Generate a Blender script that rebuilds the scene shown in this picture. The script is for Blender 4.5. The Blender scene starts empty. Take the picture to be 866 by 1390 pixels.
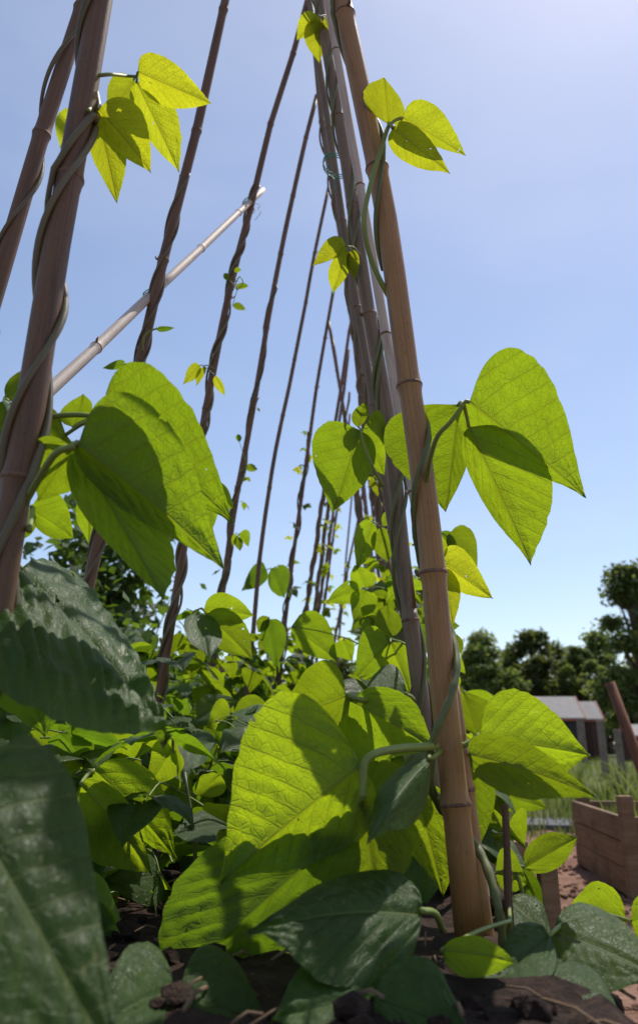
import bpy, math, random
import numpy as np
from mathutils import Vector, Matrix, noise
random.seed(7); rng = np.random.default_rng(7)
sc = bpy.context.scene
col = sc.collection
R = math.radians

# ------------------------------------------------------------------ camera frame (pixels of the 866x1390 photo)
F, CX, CY, HY, VPX = 1060.0, 433.0, 650.0, 1010.0, 520.0
PITCH = math.atan((HY - CY) / F)
AZ = math.atan((VPX - CX) / math.hypot(F, HY - CY))
CAM = np.array([0, 0, .55])
_fh = np.array([-math.sin(AZ), math.cos(AZ), 0]); RT = np.array([math.cos(AZ), math.sin(AZ), 0]); _u = np.array([0, 0, 1.])
FW = _fh * math.cos(PITCH) + _u * math.sin(PITCH); UP = _u * math.cos(PITCH) - _fh * math.sin(PITCH)
def ray(x, y): return FW * F + RT * (x - CX) + UP * (CY - y)
def at(x, y, Y):
    d = ray(x, y); return CAM + d * (Y / d[1])
def on_z(x, y, z):
    d = ray(x, y); return CAM + d * ((z - CAM[2]) / d[2])
def nrm(v): return v / (np.linalg.norm(v) + 1e-12)

SUN_EL, SUN_AZ = R(61), R(30)              # azimuth measured from +Y towards +X
SUND = np.array([math.cos(SUN_EL) * math.sin(SUN_AZ), math.cos(SUN_EL) * math.cos(SUN_AZ), math.sin(SUN_EL)])

# ------------------------------------------------------------------ object helpers
class MB:
    def __init__(s): s.v = []; s.f = []; s.uv = []; s.mi = []; s.n = 0
    def add(s, v, f, uv=None, mi=0):
        v = np.asarray(v, float)
        s.v.append(v); s.f += [tuple(int(i) + s.n for i in q) for q in f]
        s.uv.append(np.asarray(uv, float) if uv is not None else np.zeros((len(v), 2)))
        s.mi += [mi] * len(f); s.n += len(v)
    def mesh(s, name, mats, smooth=True):
        me = bpy.data.meshes.new(name)
        V = np.concatenate(s.v)
        me.from_pydata(V.tolist(), [], s.f)
        UV = np.concatenate(s.uv)
        l = me.uv_layers.new(name='UVMap')
        idx = np.empty(len(me.loops), np.int32); me.loops.foreach_get('vertex_index', idx)
        l.data.foreach_set('uv', UV[idx].ravel())
        for m in mats: me.materials.append(m)
        me.polygons.foreach_set('material_index', np.array(s.mi, np.int32))
        me.polygons.foreach_set('use_smooth', np.full(len(s.f), smooth))
        me.update(); return me
    def build(s, name, mats, parent=None, smooth=True):
        if not isinstance(mats, (list, tuple)): mats = [mats]
        return link(name, s.mesh(name, mats, smooth), parent)
def link(name, me, parent=None):
    o = bpy.data.objects.new(name, me); col.objects.link(o)
    if parent is not None:
        o.parent = parent; o.matrix_parent_inverse = Matrix.Translation(-Vector(parent['_w'])) if '_w' in parent.keys() else Matrix()
    return o
def tag(o, label=None, cat=None, group=None, kind=None):
    if label: o['label'] = label
    if cat: o['category'] = cat
    if group: o['group'] = group
    if kind: o['kind'] = kind
    return o
EMP = []
def empty(name, loc, label=None, cat=None, group=None):
    o = bpy.data.objects.new(name, None); col.objects.link(o); o.empty_display_size = .05
    o.location = [float(c) for c in loc]; o['_w'] = [float(c) for c in loc]; EMP.append(o)
    return tag(o, label, cat, group)

def tube(mb, pts, rad, n=8, mi=0, cap=True):
    P = np.asarray(pts, float); k = len(P); rad = np.full(k, rad) if np.isscalar(rad) else np.asarray(rad, float)
    T = np.gradient(P, axis=0); T /= np.linalg.norm(T, axis=1)[:, None] + 1e-12
    a = np.array([0, 0, 1.]) if abs(T[0][2]) < .9 else np.array([1., 0, 0])
    A = nrm(np.cross(T[0], a)); V = []; uv = []; L = 0
    th = np.linspace(0, 2 * np.pi, n, endpoint=False)
    for i in range(k):
        A = nrm(A - T[i] * (A @ T[i])); B = np.cross(T[i], A)
        if i: L += np.linalg.norm(P[i] - P[i - 1])
        V.append(P[i] + rad[i] * (np.cos(th)[:, None] * A + np.sin(th)[:, None] * B)); uv += [(t / (2 * np.pi), L) for t in th]
    V = np.concatenate(V); f = []
    for i in range(k - 1):
        for j in range(n):
            j2 = (j + 1) % n; f.append((i * n + j, i * n + j2, (i + 1) * n + j2, (i + 1) * n + j))
    if cap: f.append(tuple(range(n - 1, -1, -1))); f.append(tuple((k - 1) * n + j for j in range(n)))
    mb.add(V, f, uv, mi)
def spline(pts, m=6):
    P = np.asarray(pts, float)
    if len(P) < 3: return np.array([P[0] + (P[-1] - P[0]) * t for t in np.linspace(0, 1, m + 1)])
    Q = np.concatenate([[2 * P[0] - P[1]], P, [2 * P[-1] - P[-2]]]); out = []
    for i in range(1, len(Q) - 2):
        for t in np.linspace(0, 1, m, endpoint=False):
            a, b, c, d = Q[i - 1], Q[i], Q[i + 1], Q[i + 2]
            out.append(.5 * (2 * b + (c - a) * t + (2 * a - 5 * b + 4 * c - d) * t * t + (3 * b - a - 3 * c + d) * t ** 3))
    out.append(P[-1]); return np.array(out)
def box(mb, o, ex, ey, ez, mi=0, jit=0):
    o, ex, ey, ez = [np.asarray(a, float) for a in (o, ex, ey, ez)]
    V = [o + a * ex + b * ey + c * ez for c in (0, 1) for b in (0, 1) for a in (0, 1)]
    V = np.array(V) + (rng.normal(0, jit, (8, 3)) if jit else 0)
    L = (np.linalg.norm(ex), np.linalg.norm(ey), np.linalg.norm(ez))
    uv = [(a * L[0] + b * L[1], c * L[2]) for c in (0, 1) for b in (0, 1) for a in (0, 1)]
    mb.add(V, [(0, 2, 3, 1), (4, 5, 7, 6), (0, 1, 5, 4), (2, 6, 7, 3), (0, 4, 6, 2), (1, 3, 7, 5)], uv, mi)
def bevel(o, w, seg=2):
    m = o.modifiers.new('bevel', 'BEVEL'); m.width = w; m.segments = seg; m.limit_method = 'ANGLE'
    return o

# ------------------------------------------------------------------ materials
def mat(name):
    m = bpy.data.materials.new(name); m.use_nodes = True; nt = m.node_tree; nt.nodes.clear()
    return m, nt, nt.nodes.new('ShaderNodeOutputMaterial')
class NT:
    def __init__(s, nt): s.nt = nt
    def n(s, t, **kw):
        x = s.nt.nodes.new(t)
        for k, v in kw.items(): setattr(x, k, v)
        return x
    def l(s, a, b): s.nt.links.new(a, b)
    def set(s, sock, v):
        if hasattr(v, 'is_linked'): s.l(v, sock)
        else: sock.default_value = v
    def m(s, op, a, b=None, c=None, clamp=False):
        x = s.n('ShaderNodeMath', operation=op, use_clamp=clamp)
        s.set(x.inputs[0], a)
        if b is not None: s.set(x.inputs[1], b)
        if c is not None: s.set(x.inputs[2], c)
        return x.outputs[0]
    def mix(s, f, a, b, bt='MIX'):
        x = s.n('ShaderNodeMix', data_type='RGBA', blend_type=bt)
        s.set(x.inputs[0], f); s.set(x.inputs[6], a); s.set(x.inputs[7], b)
        return x.outputs[2]
    def ramp(s, v, lo, hi, a=0., b=1.):
        x = s.n('ShaderNodeMapRange', interpolation_type='SMOOTHSTEP')
        s.set(x.inputs[0], v)
        for i, k in enumerate((lo, hi, a, b)): x.inputs[i + 1].default_value = k
        return x.outputs[0]
    def noise(s, vec, scale, detail=3, rough=.55, out=0):
        x = s.n('ShaderNodeTexNoise'); x.inputs['Scale'].default_value = scale; x.inputs['Detail'].default_value = detail; x.inputs['Roughness'].default_value = rough
        if vec is not None: s.l(vec, x.inputs['Vector'])
        return x.outputs[out]
    def bump(s, h, strength, dist, nrm=None):
        x = s.n('ShaderNodeBump'); x.inputs['Strength'].default_value = strength; x.inputs['Distance'].default_value = dist
        s.l(h, x.inputs['Height'])
        if nrm is not None: s.l(nrm, x.inputs['Normal'])
        return x.outputs[0]
    def mapping(s, vec, scale):
        x = s.n('ShaderNodeMapping'); x.inputs['Scale'].default_value = scale; s.l(vec, x.inputs[0]); return x.outputs[0]
def c4(c): return (*c, 1)

def leaf_mat(name, refl, under, trans, tw=.5, rough=.42, spec=.5, veins=True, bst=.8):
    m, nt, out = mat(name); g = NT(nt)
    uv = g.n('ShaderNodeUVMap', uv_map='UVMap').outputs[0]
    sep = g.n('ShaderNodeSeparateXYZ'); g.l(uv, sep.inputs[0])
    u = sep.outputs[0]; v = g.m('SUBTRACT', sep.outputs[1], .5); a = g.m('ABSOLUTE', v)
    oi = g.n('ShaderNodeObjectInfo')
    off = g.n('ShaderNodeCombineXYZ'); g.l(g.m('MULTIPLY', oi.outputs['Random'], 37.), off.inputs[0]); g.l(g.m('MULTIPLY', oi.outputs['Random'], 91.), off.inputs[1])
    vadd = g.n('ShaderNodeVectorMath', operation='ADD'); g.l(uv, vadd.inputs[0]); g.l(off.outputs[0], vadd.inputs[1]); uvr = vadd.outputs[0]
    wob = g.m('MULTIPLY', g.m('SUBTRACT', g.noise(uvr, 5, 2), .5), .05)
    mid = g.ramp(g.m('ADD', a, g.m('MULTIPLY', u, .004)), .004, .013, 1, 0)
    k = g.m('MULTIPLY', g.m('SUBTRACT', g.m('ADD', u, wob), g.m('MULTIPLY', a, .78)), 8.)
    d = g.m('ABSOLUTE', g.m('SUBTRACT', g.m('FRACT', k), .5))      # 0 on a lateral vein
    lat = g.ramp(d, .015, .06, 1, 0)
    vo = g.n('ShaderNodeTexVoronoi', feature='DISTANCE_TO_EDGE'); vo.inputs['Scale'].default_value = 21; g.l(uvr, vo.inputs['Vector'])
    ter = g.ramp(vo.outputs[0], .0, .09, 1, 0)
    vo2 = g.n('ShaderNodeTexVoronoi', feature='DISTANCE_TO_EDGE'); vo2.inputs['Scale'].default_value = 62; g.l(uvr, vo2.inputs['Vector'])
    ter2 = g.ramp(vo2.outputs[0], .0, .10, 1, 0)
    blot = g.noise(uvr, 3.5, 4); fine = g.noise(uvr, 60, 3)
    # tone variation between leaves and across a leaf
    tone = g.m('ADD', g.m('MULTIPLY', oi.outputs['Random'], .55), .68)
    tone = g.m('MULTIPLY', tone, g.m('ADD', g.m('MULTIPLY', blot, .7), .65))
    tone = g.m('MULTIPLY', tone, g.m('ADD', g.m('MULTIPLY', fine, .3), .85))
    def toned(c):
        x = g.n('ShaderNodeVectorMath', operation='SCALE'); x.inputs[0].default_value = c; g.l(tone, x.inputs[3]); return x.outputs[0]
    geo = g.n('ShaderNodeNewGeometry')
    vein = g.m('MAXIMUM', mid, g.m('MULTIPLY', lat, .7)); vein = g.m('MAXIMUM', vein, g.m('MULTIPLY', ter, .22))
    base = g.mix(geo.outputs['Backfacing'], toned(refl), toned(under))
    base = g.mix(g.m('MULTIPLY', vein, .55), base, c4((.20, .24, .07)))
    tr = toned(trans)
    r2 = g.m('FRACT', g.m('MULTIPLY', oi.outputs['Random'], 7.31))
    tr = g.mix(g.m('MULTIPLY', r2, .75), tr, c4((.74, .86, 1.)), 'MULTIPLY')
    # thick veins pass less light and look olive brown, the net of small ones only a little
    dark = g.m('MAXIMUM', g.m('MULTIPLY', mid, .55), g.m('MULTIPLY', lat, .34)); dark = g.m('MAXIMUM', dark, g.m('MULTIPLY', ter, .13)); dark = g.m('MAXIMUM', dark, g.m('MULTIPLY', ter2, .12))
    tr = g.mix(dark, tr, c4((trans[0] * .55, trans[1] * .38, trans[2] * .6)))
    # insect specks
    sp = g.ramp(g.noise(uvr, 17, 1), .70, .74, 0, 1)
    base = g.mix(g.m('MULTIPLY', sp, .6), base, c4((.24, .22, .08)))
    h = g.m('MULTIPLY', g.m('MAXIMUM', g.m('MULTIPLY', mid, 1.), g.m('MAXIMUM', g.m('MULTIPLY', lat, .8), g.m('MAXIMUM', g.m('MULTIPLY', ter, .5), g.m('MULTIPLY', ter2, .22)))), -1.)
    h = g.m('ADD', h, g.m('MULTIPLY', fine, .14))
    bn = g.bump(h, bst, .0012)
    p = g.n('ShaderNodeBsdfPrincipled'); g.l(base, p.inputs['Base Color'])
    rg = g.m('ADD', g.m('MULTIPLY', geo.outputs['Backfacing'], .25), g.m('ADD', rough, g.m('MULTIPLY', g.m('SUBTRACT', blot, .5), .2)))
    g.l(rg, p.inputs['Roughness']); p.inputs['Specular IOR Level'].default_value = spec; g.l(bn, p.inputs['Normal'])
    t = g.n('ShaderNodeBsdfTranslucent'); g.l(tr, t.inputs[0]); g.l(bn, t.inputs['Normal'])
    mx = g.n('ShaderNodeMixShader'); mx.inputs[0].default_value = tw; g.l(p.outputs[0], mx.inputs[1]); g.l(t.outputs[0], mx.inputs[2])
    if veins:
        hole = g.ramp(g.noise(uvr, 8.5, 2), .735, .74, 0, 1)
        tb = g.n('ShaderNodeBsdfTransparent'); m2 = g.n('ShaderNodeMixShader'); g.l(hole, m2.inputs[0]); g.l(mx.outputs[0], m2.inputs[1]); g.l(tb.outputs[0], m2.inputs[2])
        g.l(m2.outputs[0], out.inputs[0])
    else: g.l(mx.outputs[0], out.inputs[0])
    return m
LEAF_Y = leaf_mat('young_bean_leaf', (.11, .17, .02), (.15, .21, .03), (.68, .70, .018), .56, .5, .35)
LEAF_M = leaf_mat('bean_leaf', (.055, .115, .022), (.075, .14, .03), (.38, .50, .010), .53)
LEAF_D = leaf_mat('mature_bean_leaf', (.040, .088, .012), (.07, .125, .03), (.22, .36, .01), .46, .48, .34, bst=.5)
BUSH = leaf_mat('shrub_leaf', (.055, .115, .03), (.08, .14, .04), (.22, .34, .02), .4, .4, .5, veins=False)
TREEL = leaf_mat('tree_leaf', (.10, .135, .045), (.11, .145, .05), (.30, .36, .06), .42, .6, .3, veins=False)
TREEB = leaf_mat('bronze_tree_leaf', (.10, .065, .04), (.11, .075, .045), (.24, .14, .05), .42, .6, .3, veins=False)
GRASSM = leaf_mat('grass_blade', (.11, .15, .045), (.11, .15, .045), (.26, .30, .05), .4, .6, .3, veins=False)

def wood_mat(name, c1, c2, dark, stretch=(60, 1.6, 1), rough=.6, spec=.3, ringmix=.0, bumpd=.0006):
    m, nt, out = mat(name); g = NT(nt)
    uv = g.n('ShaderNodeUVMap', uv_map='UVMap').outputs[0]; oi = g.n('ShaderNodeObjectInfo')
    off = g.n('ShaderNodeCombineXYZ'); g.l(g.m('MULTIPLY', oi.outputs['Random'], 17.), off.inputs[0]); g.l(g.m('MULTIPLY', oi.outputs['Random'], 53.), off.inputs[1])
    va = g.n('ShaderNodeVectorMath', operation='ADD'); g.l(uv, va.inputs[0]); g.l(off.outputs[0], va.inputs[1])
    st = g.noise(g.mapping(va.outputs[0], stretch), 1., 5, .6)
    bl = g.noise(g.mapping(va.outputs[0], (5, 9, 1)), 1., 4, .6)
    sp = g.noise(g.mapping(va.outputs[0], (40, 130, 1)), 1., 2, .5)
    tc = g.n('ShaderNodeTexCoord'); ob = g.noise(tc.outputs['Object'], 9, 4, .6)
    c = g.mix(g.ramp(st, .3, .7), c4(c1), c4(c2))
    c = g.mix(g.m('MULTIPLY', g.ramp(bl, .48, .72), .55), c, c4(dark))
    c = g.mix(g.m('MULTIPLY', g.ramp(sp, .62, .74), .7), c, c4(dark))
    c = g.mix(g.m('MULTIPLY', g.ramp(ob, .4, .75), .35), c, c4(tuple(x * .6 for x in c1)))
    p = g.n('ShaderNodeBsdfPrincipled'); g.l(c, p.inputs['Base Color']); p.inputs['Specular IOR Level'].default_value = spec
    g.l(g.m('ADD', g.m('MULTIPLY', st, .25), rough - .12), p.inputs['Roughness'])
    g.l(g.bump(g.m('ADD', st, g.m('MULTIPLY', sp, .4)), .6, bumpd), p.inputs['Normal'])
    g.l(p.outputs[0], out.inputs[0]); return m
BAM_RED = wood_mat('reddish_bamboo', (.125, .06, .027), (.20, .105, .052), (.04, .022, .015), rough=.5, spec=.4)
BAM_TAN = wood_mat('tan_bamboo', (.29, .14, .045), (.42, .225, .085), (.10, .048, .022), rough=.48, spec=.4)
BAM_GREY = wood_mat('weathered_bamboo', (.16, .105, .065), (.24, .17, .11), (.06, .045, .035), rough=.55, spec=.4)
BAM_PALE = wood_mat('pale_bamboo', (.52, .41, .34), (.62, .52, .44), (.25, .17, .13), rough=.6, spec=.3)
NODE = wood_mat('bamboo_node', (.16, .09, .055), (.24, .14, .09), (.05, .03, .02), (20, 60, 1), .7)
STEM = wood_mat('bean_stem', (.10, .13, .035), (.17, .17, .06), (.07, .05, .03), (14, 3, 1), .5, .4)
STEM_OLD = wood_mat('woody_bean_stem', (.11, .10, .045), (.20, .15, .09), (.06, .035, .03), (14, 3, 1), .5, .4)
PETI = wood_mat('bean_petiole', (.17, .23, .04), (.24, .29, .07), (.13, .12, .04), (10, 3, 1), .5, .4)
BOARD = wood_mat('weathered_board', (.20, .125, .068), (.28, .19, .115), (.08, .05, .033), (3, 60, 1), .8, .2, bumpd=.002)
STAKE = wood_mat('dark_stake', (.11, .065, .045), (.17, .10, .07), (.04, .03, .02), (20, 3, 1), .8, .2, bumpd=.002)
RUST = wood_mat('rusty_post', (.16, .07, .04), (.22, .10, .06), (.07, .035, .025), (10, 4, 1), .8, .2)
POSTG = wood_mat('grey_post', (.16, .125, .10), (.23, .18, .15), (.08, .06, .05), (10, 4, 1), .85, .2)
BARK = wood_mat('bark', (.10, .075, .055), (.16, .12, .09), (.04, .03, .025), (12, 2, 1), .9, .1, bumpd=.01)
SHEDW = wood_mat('shed_boards', (.035, .032, .035), (.055, .05, .052), (.02, .018, .018), (25, .8, 1), .85, .2)
SHEDR = wood_mat('red_brown_boards', (.10, .052, .042), (.14, .075, .06), (.05, .03, .025), (25, .8, 1), .85, .2)
ROOF = wood_mat('grey_felt_roof', (.27, .25, .235), (.33, .31, .29), (.2, .18, .17), (4, 4, 1), .85, .3)
ROOFT = wood_mat('tan_felt_roof', (.44, .33, .24), (.50, .39, .29), (.30, .22, .16), (4, 4, 1), .85, .3)
TRIM = wood_mat('red_trim', (.34, .10, .07), (.40, .14, .10), (.2, .07, .05), (4, 4, 1), .7, .3)
SLAB = wood_mat('grey_slab', (.10, .10, .105), (.15, .15, .155), (.06, .06, .06), (8, 8, 1), .9, .3)
def plain(name, c, rough=.5, spec=.4):
    m, nt, out = mat(name); g = NT(nt); p = g.n('ShaderNodeBsdfPrincipled')
    tc = g.n('ShaderNodeTexCoord'); nz = g.noise(tc.outputs['Object'], 40, 3)
    g.l(g.mix(nz, c4(tuple(x * .75 for x in c)), c4(tuple(min(1, x * 1.2) for x in c))), p.inputs['Base Color'])
    p.inputs['Roughness'].default_value = rough; p.inputs['Specular IOR Level'].default_value = spec
    g.l(p.outputs[0], out.inputs[0]); return m
TWINE = plain('green_twine', (.05, .30, .22), .5)
GLASS = plain('dark_pane', (.10, .11, .12), .15, .6)

def soil_mat():
    m, nt, out = mat('soil'); g = NT(nt); tc = g.n('ShaderNodeTexCoord'); co = tc.outputs['Object']
    n1 = g.noise(co, .35, 4); n2 = g.noise(co, 6, 6, .65); n3 = g.noise(co, 60, 5, .7)
    sep = g.n('ShaderNodeSeparateXYZ'); g.l(co, sep.inputs[0])
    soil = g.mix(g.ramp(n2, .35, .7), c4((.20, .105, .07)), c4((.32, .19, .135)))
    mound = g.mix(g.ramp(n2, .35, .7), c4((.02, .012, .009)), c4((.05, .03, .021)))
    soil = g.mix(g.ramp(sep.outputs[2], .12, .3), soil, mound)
    soil = g.mix(g.ramp(n3, .45, .7, 0, .5), soil, c4((.10, .06, .042)))
    grass = g.mix(n3, c4((.06, .085, .03)), c4((.15, .16, .06)))
    far = g.m('MULTIPLY', g.ramp(g.m('ADD', sep.outputs[1], g.m('MULTIPLY', n1, 5.)), 7., 10.), g.ramp(n2, .2, .55))
    c = g.mix(far, soil, grass)
    p = g.n('ShaderNodeBsdfPrincipled'); g.l(c, p.inputs['Base Color']); p.inputs['Roughness'].default_value = .95; p.inputs['Specular IOR Level'].default_value = .15
    g.l(g.bump(g.m('ADD', n2, g.m('MULTIPLY', n3, .6)), 1., .02), p.inputs['Normal']); g.l(p.outputs[0], out.inputs[0]); return m
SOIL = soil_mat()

# ------------------------------------------------------------------ ground
def sstep(a, b, x): t = min(1, max(0, (x - a) / (b - a))); return t * t * (3 - 2 * t)
SOILZ = .40
def gz(x, y):
    m = SOILZ * sstep(.85, .20, x) * sstep(-3.2, -1.6, x) * sstep(9.0, 7.0, y) if False else SOILZ * (1 - sstep(.11, .40, x)) * sstep(-3.4, -1.8, x) * (1 - sstep(7.5, 9.5, y))
    d = math.hypot(x, y)
    if d < 14:
        f = 1 - sstep(8, 14, d)
        m += f * (.022 * noise.noise((x * 3, y * 3, 0)) + .012 * noise.noise((x * 11, y * 11, 3)) + (.009 * noise.noise((x * 31, y * 31, 5)) if d < 6 else 0))
    return m
def on_ground(px, py):
    d = nrm(ray(px, py)); p = CAM + d * .3
    while p[2] > gz(p[0], p[1]) and p[1] < 20: p = p + d * .01
    return np.array([p[0], p[1], gz(p[0], p[1])])
def ground():
    def axis(lo, hi, fine0, fine1, step):
        a = list(np.arange(fine0, fine1, step)); s = step; x = fine1
        while x < hi: a.append(x); s *= 1.18; x += s
        a.append(hi); s = step; x = fine0; b = []
        while x > lo: x -= s; b.append(max(x, lo)); s *= 1.18
        return np.array(sorted(set(b + a)))
    xs = axis(-350, 350, -1.2, 3.0, .026); ys = axis(-20, 600, .2, 5.0, .03)
    V = [(x, y, gz(x, y)) for y in ys for x in xs]; n = len(xs)
    f = [(j * n + i, j * n + i + 1, (j + 1) * n + i + 1, (j + 1) * n + i) for j in range(len(ys) - 1) for i in range(n - 1)]
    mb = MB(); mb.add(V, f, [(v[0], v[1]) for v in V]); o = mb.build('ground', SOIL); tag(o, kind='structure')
ground()

# ------------------------------------------------------------------ leaves
def prof(t):
    w = t ** .42 * (1 - t) ** 1.16; return w / (.2658 ** .42 * .7342 ** 1.16)
UE = .27
def leaflet_geo(B, T, Lp, Rp, nu=26, nv=10, bow=0., curl=0., amp=.03, wav=.012, seed=0, flip=False, tipcurl=0.):
    rs = random.Random(seed); B, T, Lp, Rp = [np.asarray(a, float) for a in (B, T, Lp, Rp)]
    ax = T - B; ln = np.linalg.norm(ax); N = nrm(np.cross(ax, Lp - Rp))
    if flip: N = -N
    M = lambda u: B + ax * u + N * (bow * ln * 4 * u * (1 - u) - tipcurl * ln * u ** 3)
    SL, SR = Lp - M(UE), Rp - M(UE); wd = (np.linalg.norm(SL) + np.linalg.norm(SR)) / 2
    us = 1 - (1 - np.linspace(0, 1, nu + 1)) ** 1.15; us = us ** 1.35; vs = np.linspace(-1, 1, 2 * nv + 1)
    ph = rs.random() * 6.28; nl = 8
    V, uv = [], []
    hw = wd / ln
    sx = rs.random() * 50
    for i, u in enumerate(us):
        w = prof(min(max(u, 1e-4), .99999)) if 0 < u < 1 else (0.04 if u == 0 else 0.)
        for v in vs:
            a = abs(v); S = SL if v < 0 else SR
            p = M(u) + a * w * S - ax * (.10 * a * w * (1 - u) ** 4)
            yy = a * w * hw
            k = (u - .78 * yy + .022 * noise.noise((u * 4 + sx, v * 3, 11))) * nl
            q = (abs(math.sin(math.pi * (k + .5))) ** .7) * min(1, a * 3.) * (1 - a ** 6)
            h = amp * wd * q * (.7 + .9 * noise.noise((u * 11 + sx, v * 6, sx)))
            h -= amp * .9 * wd * math.exp(-(yy / .03) ** 2)
            h += curl * wd * a * a * w + wav * ln * a * a * math.sin(u * 13 + ph + (2 if v < 0 else 0)) + .03 * ln * noise.noise((u * 2.2 + sx, v * 1.3, 7 + sx)) * a
            if a == 1 and 0 < u < 1: p = p + S * .03 * noise.noise((u * 18, v * 9 + sx, 1))
            V.append(p + N * h); uv.append((u, .5 + v * w * hw))
    n = len(vs); f = []
    for i in range(len(us) - 1):
        for j in range(n - 1):
            q = (i * n + j, i * n + j + 1, (i + 1) * n + j + 1, (i + 1) * n + j)
            f.append(q)
    # orient faces so that their normal agrees with N (the upper surface)
    V = np.array(V); c = f[len(f) // 2 + 2]; fn = np.cross(V[c[1]] - V[c[0]], V[c[3]] - V[c[0]])
    if fn @ N < 0: f = [q[::-1] for q in f]
    return V, f, uv

class Plant: pass
PLANTS = {}
def plant(key, loc, label):
    e = empty('bean_plant', loc, label, 'bean plant', 'runner bean plants climbing the canes'); PLANTS[key] = e; return e
HERO_N = [0]
def hero_leaf(key, Y, peti, lets, side='u', m=LEAF_M, sunw=.75, pr=.0016, name='leaf'):
    """peti: list of (px,py,Y) ; lets: list of dicts (b,t,l,r, opt Y,m,side,bow,curl,fold)"""
    par = PLANTS[key]; out = []; c0 = None
    pts = [at(*p) for p in peti]
    leaf = None
    if len(pts) >= 2:
        sp = spline(pts, 7); mb = MB(); tube(mb, sp, np.linspace(pr * 1.35, pr, len(sp)), 8)
        leaf = mb.build(name, PETI, par)
    for L in lets:
        HERO_N[0] += 1; sd = HERO_N[0]; rr = random.Random(sd * 13)
        y = L.get('Y', Y); B = at(*L['b'], y); vd = nrm(B - CAM); s = L.get('side', side)
        if s == 'u': n = nrm(vd + SUND * L.get('sw', sunw))
        else: n = nrm(-vd * L.get('vw', .8) + SUND * .9 + np.array([0, 0, .15]))
        n = nrm(n + np.array([rr.uniform(-1, 1), rr.uniform(-1, 1), rr.uniform(-1, 1)]) * .14 + np.array(L.get('dn', (0, 0, 0))))
        def pl(px):
            d = ray(*px); return CAM + d * (((B - CAM) @ n) / (d @ n))
        T, A, C = pl(L['t']), pl(L['l']), pl(L['r'])
        ln = np.linalg.norm(T - B); fo = L.get('fold', rr.uniform(.04, .14)); A = A + n * ln * fo; C = C + n * ln * fo
        big = np.linalg.norm(np.array(L['b'], float) - np.array(L['t'], float))
        nu = int(min(64, max(14, big / 4))); nv = int(min(26, max(6, big / 9)))
        # keep the given normal as the upper side
        chk = np.cross(T - B, A - C) @ n
        g = leaflet_geo(B, T, A, C, nu, nv, L.get('bow', rr.uniform(.0, .05)), L.get('curl', -.05), L.get('amp', .06), L.get('wav', .010), sd, flip=chk < 0, tipcurl=L.get('tc', rr.uniform(-.02, .06)))
        mb = MB(); mb.add(*g)
        st = np.array([B - nrm(T - B) * .004, B, B + (T - B) * .04]); 
        o = mb.build('leaflet', L.get('m', m), leaf if leaf is not None else par)
        if leaf is not None: o.matrix_parent_inverse = Matrix()
        if leaf is not None: o.matrix_parent_inverse = leaf.matrix_parent_inverse.inverted() if False else Matrix()
        if leaf is not None:
            # short stalk from the petiole end to the leaflet base
            if np.linalg.norm(B - pts[-1]) > .002 and np.linalg.norm(B - pts[-1]) < .2:
                ms = MB(); q = spline([pts[-1], (pts[-1] + B) / 2 + np.array([0, 0, .002]), B], 4); tube(ms, q, pr * .85, 6); ms.build('leaflet_stalk', PETI, leaf).matrix_parent_inverse = Matrix()
    return leaf

# random leaves: shared trifoliate meshes
def local_leaf(seed, m, nu=9, nv=4, drop=.5):
    rs = random.Random(seed); mb = MB()
    pl = rs.uniform(.5, .8)
    rach = np.array([pl, 0, rs.uniform(.0, .18)])
    tube(mb, spline([(0, 0, 0), (pl * .45, 0, .10 + rach[2] * .6), rach, rach + np.array([.16, 0, -.03])], 3), .014, 5, mi=1, cap=False)
    for ang, o, ln in ((rs.uniform(-12, 12), .16, 1.), (rs.uniform(55, 85), 0.0, .92), (-rs.uniform(55, 85), 0.0, .92)):
        a = R(ang); d = np.array([math.cos(a), math.sin(a), 0]); s = np.array([-math.sin(a), math.cos(a), 0])
        dr = rs.uniform(.15, .15 + drop); roll = rs.uniform(-.35, .35)
        dd = nrm(d + np.array([0, 0, -dr])); up = nrm(np.cross(dd, s)) if np.cross(dd, s)[2] > 0 else -nrm(np.cross(dd, s))
        s2 = s * math.cos(roll) + up * math.sin(roll); B = rach + np.array([o, 0, -.03 * (o > 0)]) + d * .06
        hw = ln * rs.uniform(.32, .40); up2 = nrm(np.cross(dd, s2)); up2 = up2 if up2[2] > 0 else -up2
        fo = rs.uniform(.02, .16) * ln
        A = B + dd * ln * UE + s2 * hw * rs.uniform(.95, 1.25) + up2 * fo; C = B + dd * ln * UE - s2 * hw * rs.uniform(.95, 1.25) + up2 * fo
        g = leaflet_geo(B, B + dd * ln, A, C, nu, nv, rs.uniform(.0, .07), -.06, .05, .015, seed * 7 + int(ang), flip=(np.cross(dd, A - C) @ up2) < 0, tipcurl=rs.uniform(-.02, .12))
        mb.add(*g)
    return mb.mesh('bean_leaf', [m, PETI])
LM = {}
for nm, m in (('y', LEAF_Y), ('m', LEAF_M), ('d', LEAF_D)):
    LM[nm] = [local_leaf(100 + i * 3 + ord(nm), m, 14, 6) for i in range(9)]
def orient(p, out, n, size, roll=0.):
    x = np.asarray(out, float); n = nrm(np.asarray(n, float)); x = nrm(x - n * (x @ n)); y = np.cross(n, x)
    return Matrix(((*(np.array([x[0], y[0], n[0]]) * size), p[0]), (*(np.array([x[1], y[1], n[1]]) * size), p[1]), (*(np.array([x[2], y[2], n[2]]) * size), p[2]), (0, 0, 0, 1)))
rl = random.Random(5)
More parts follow.
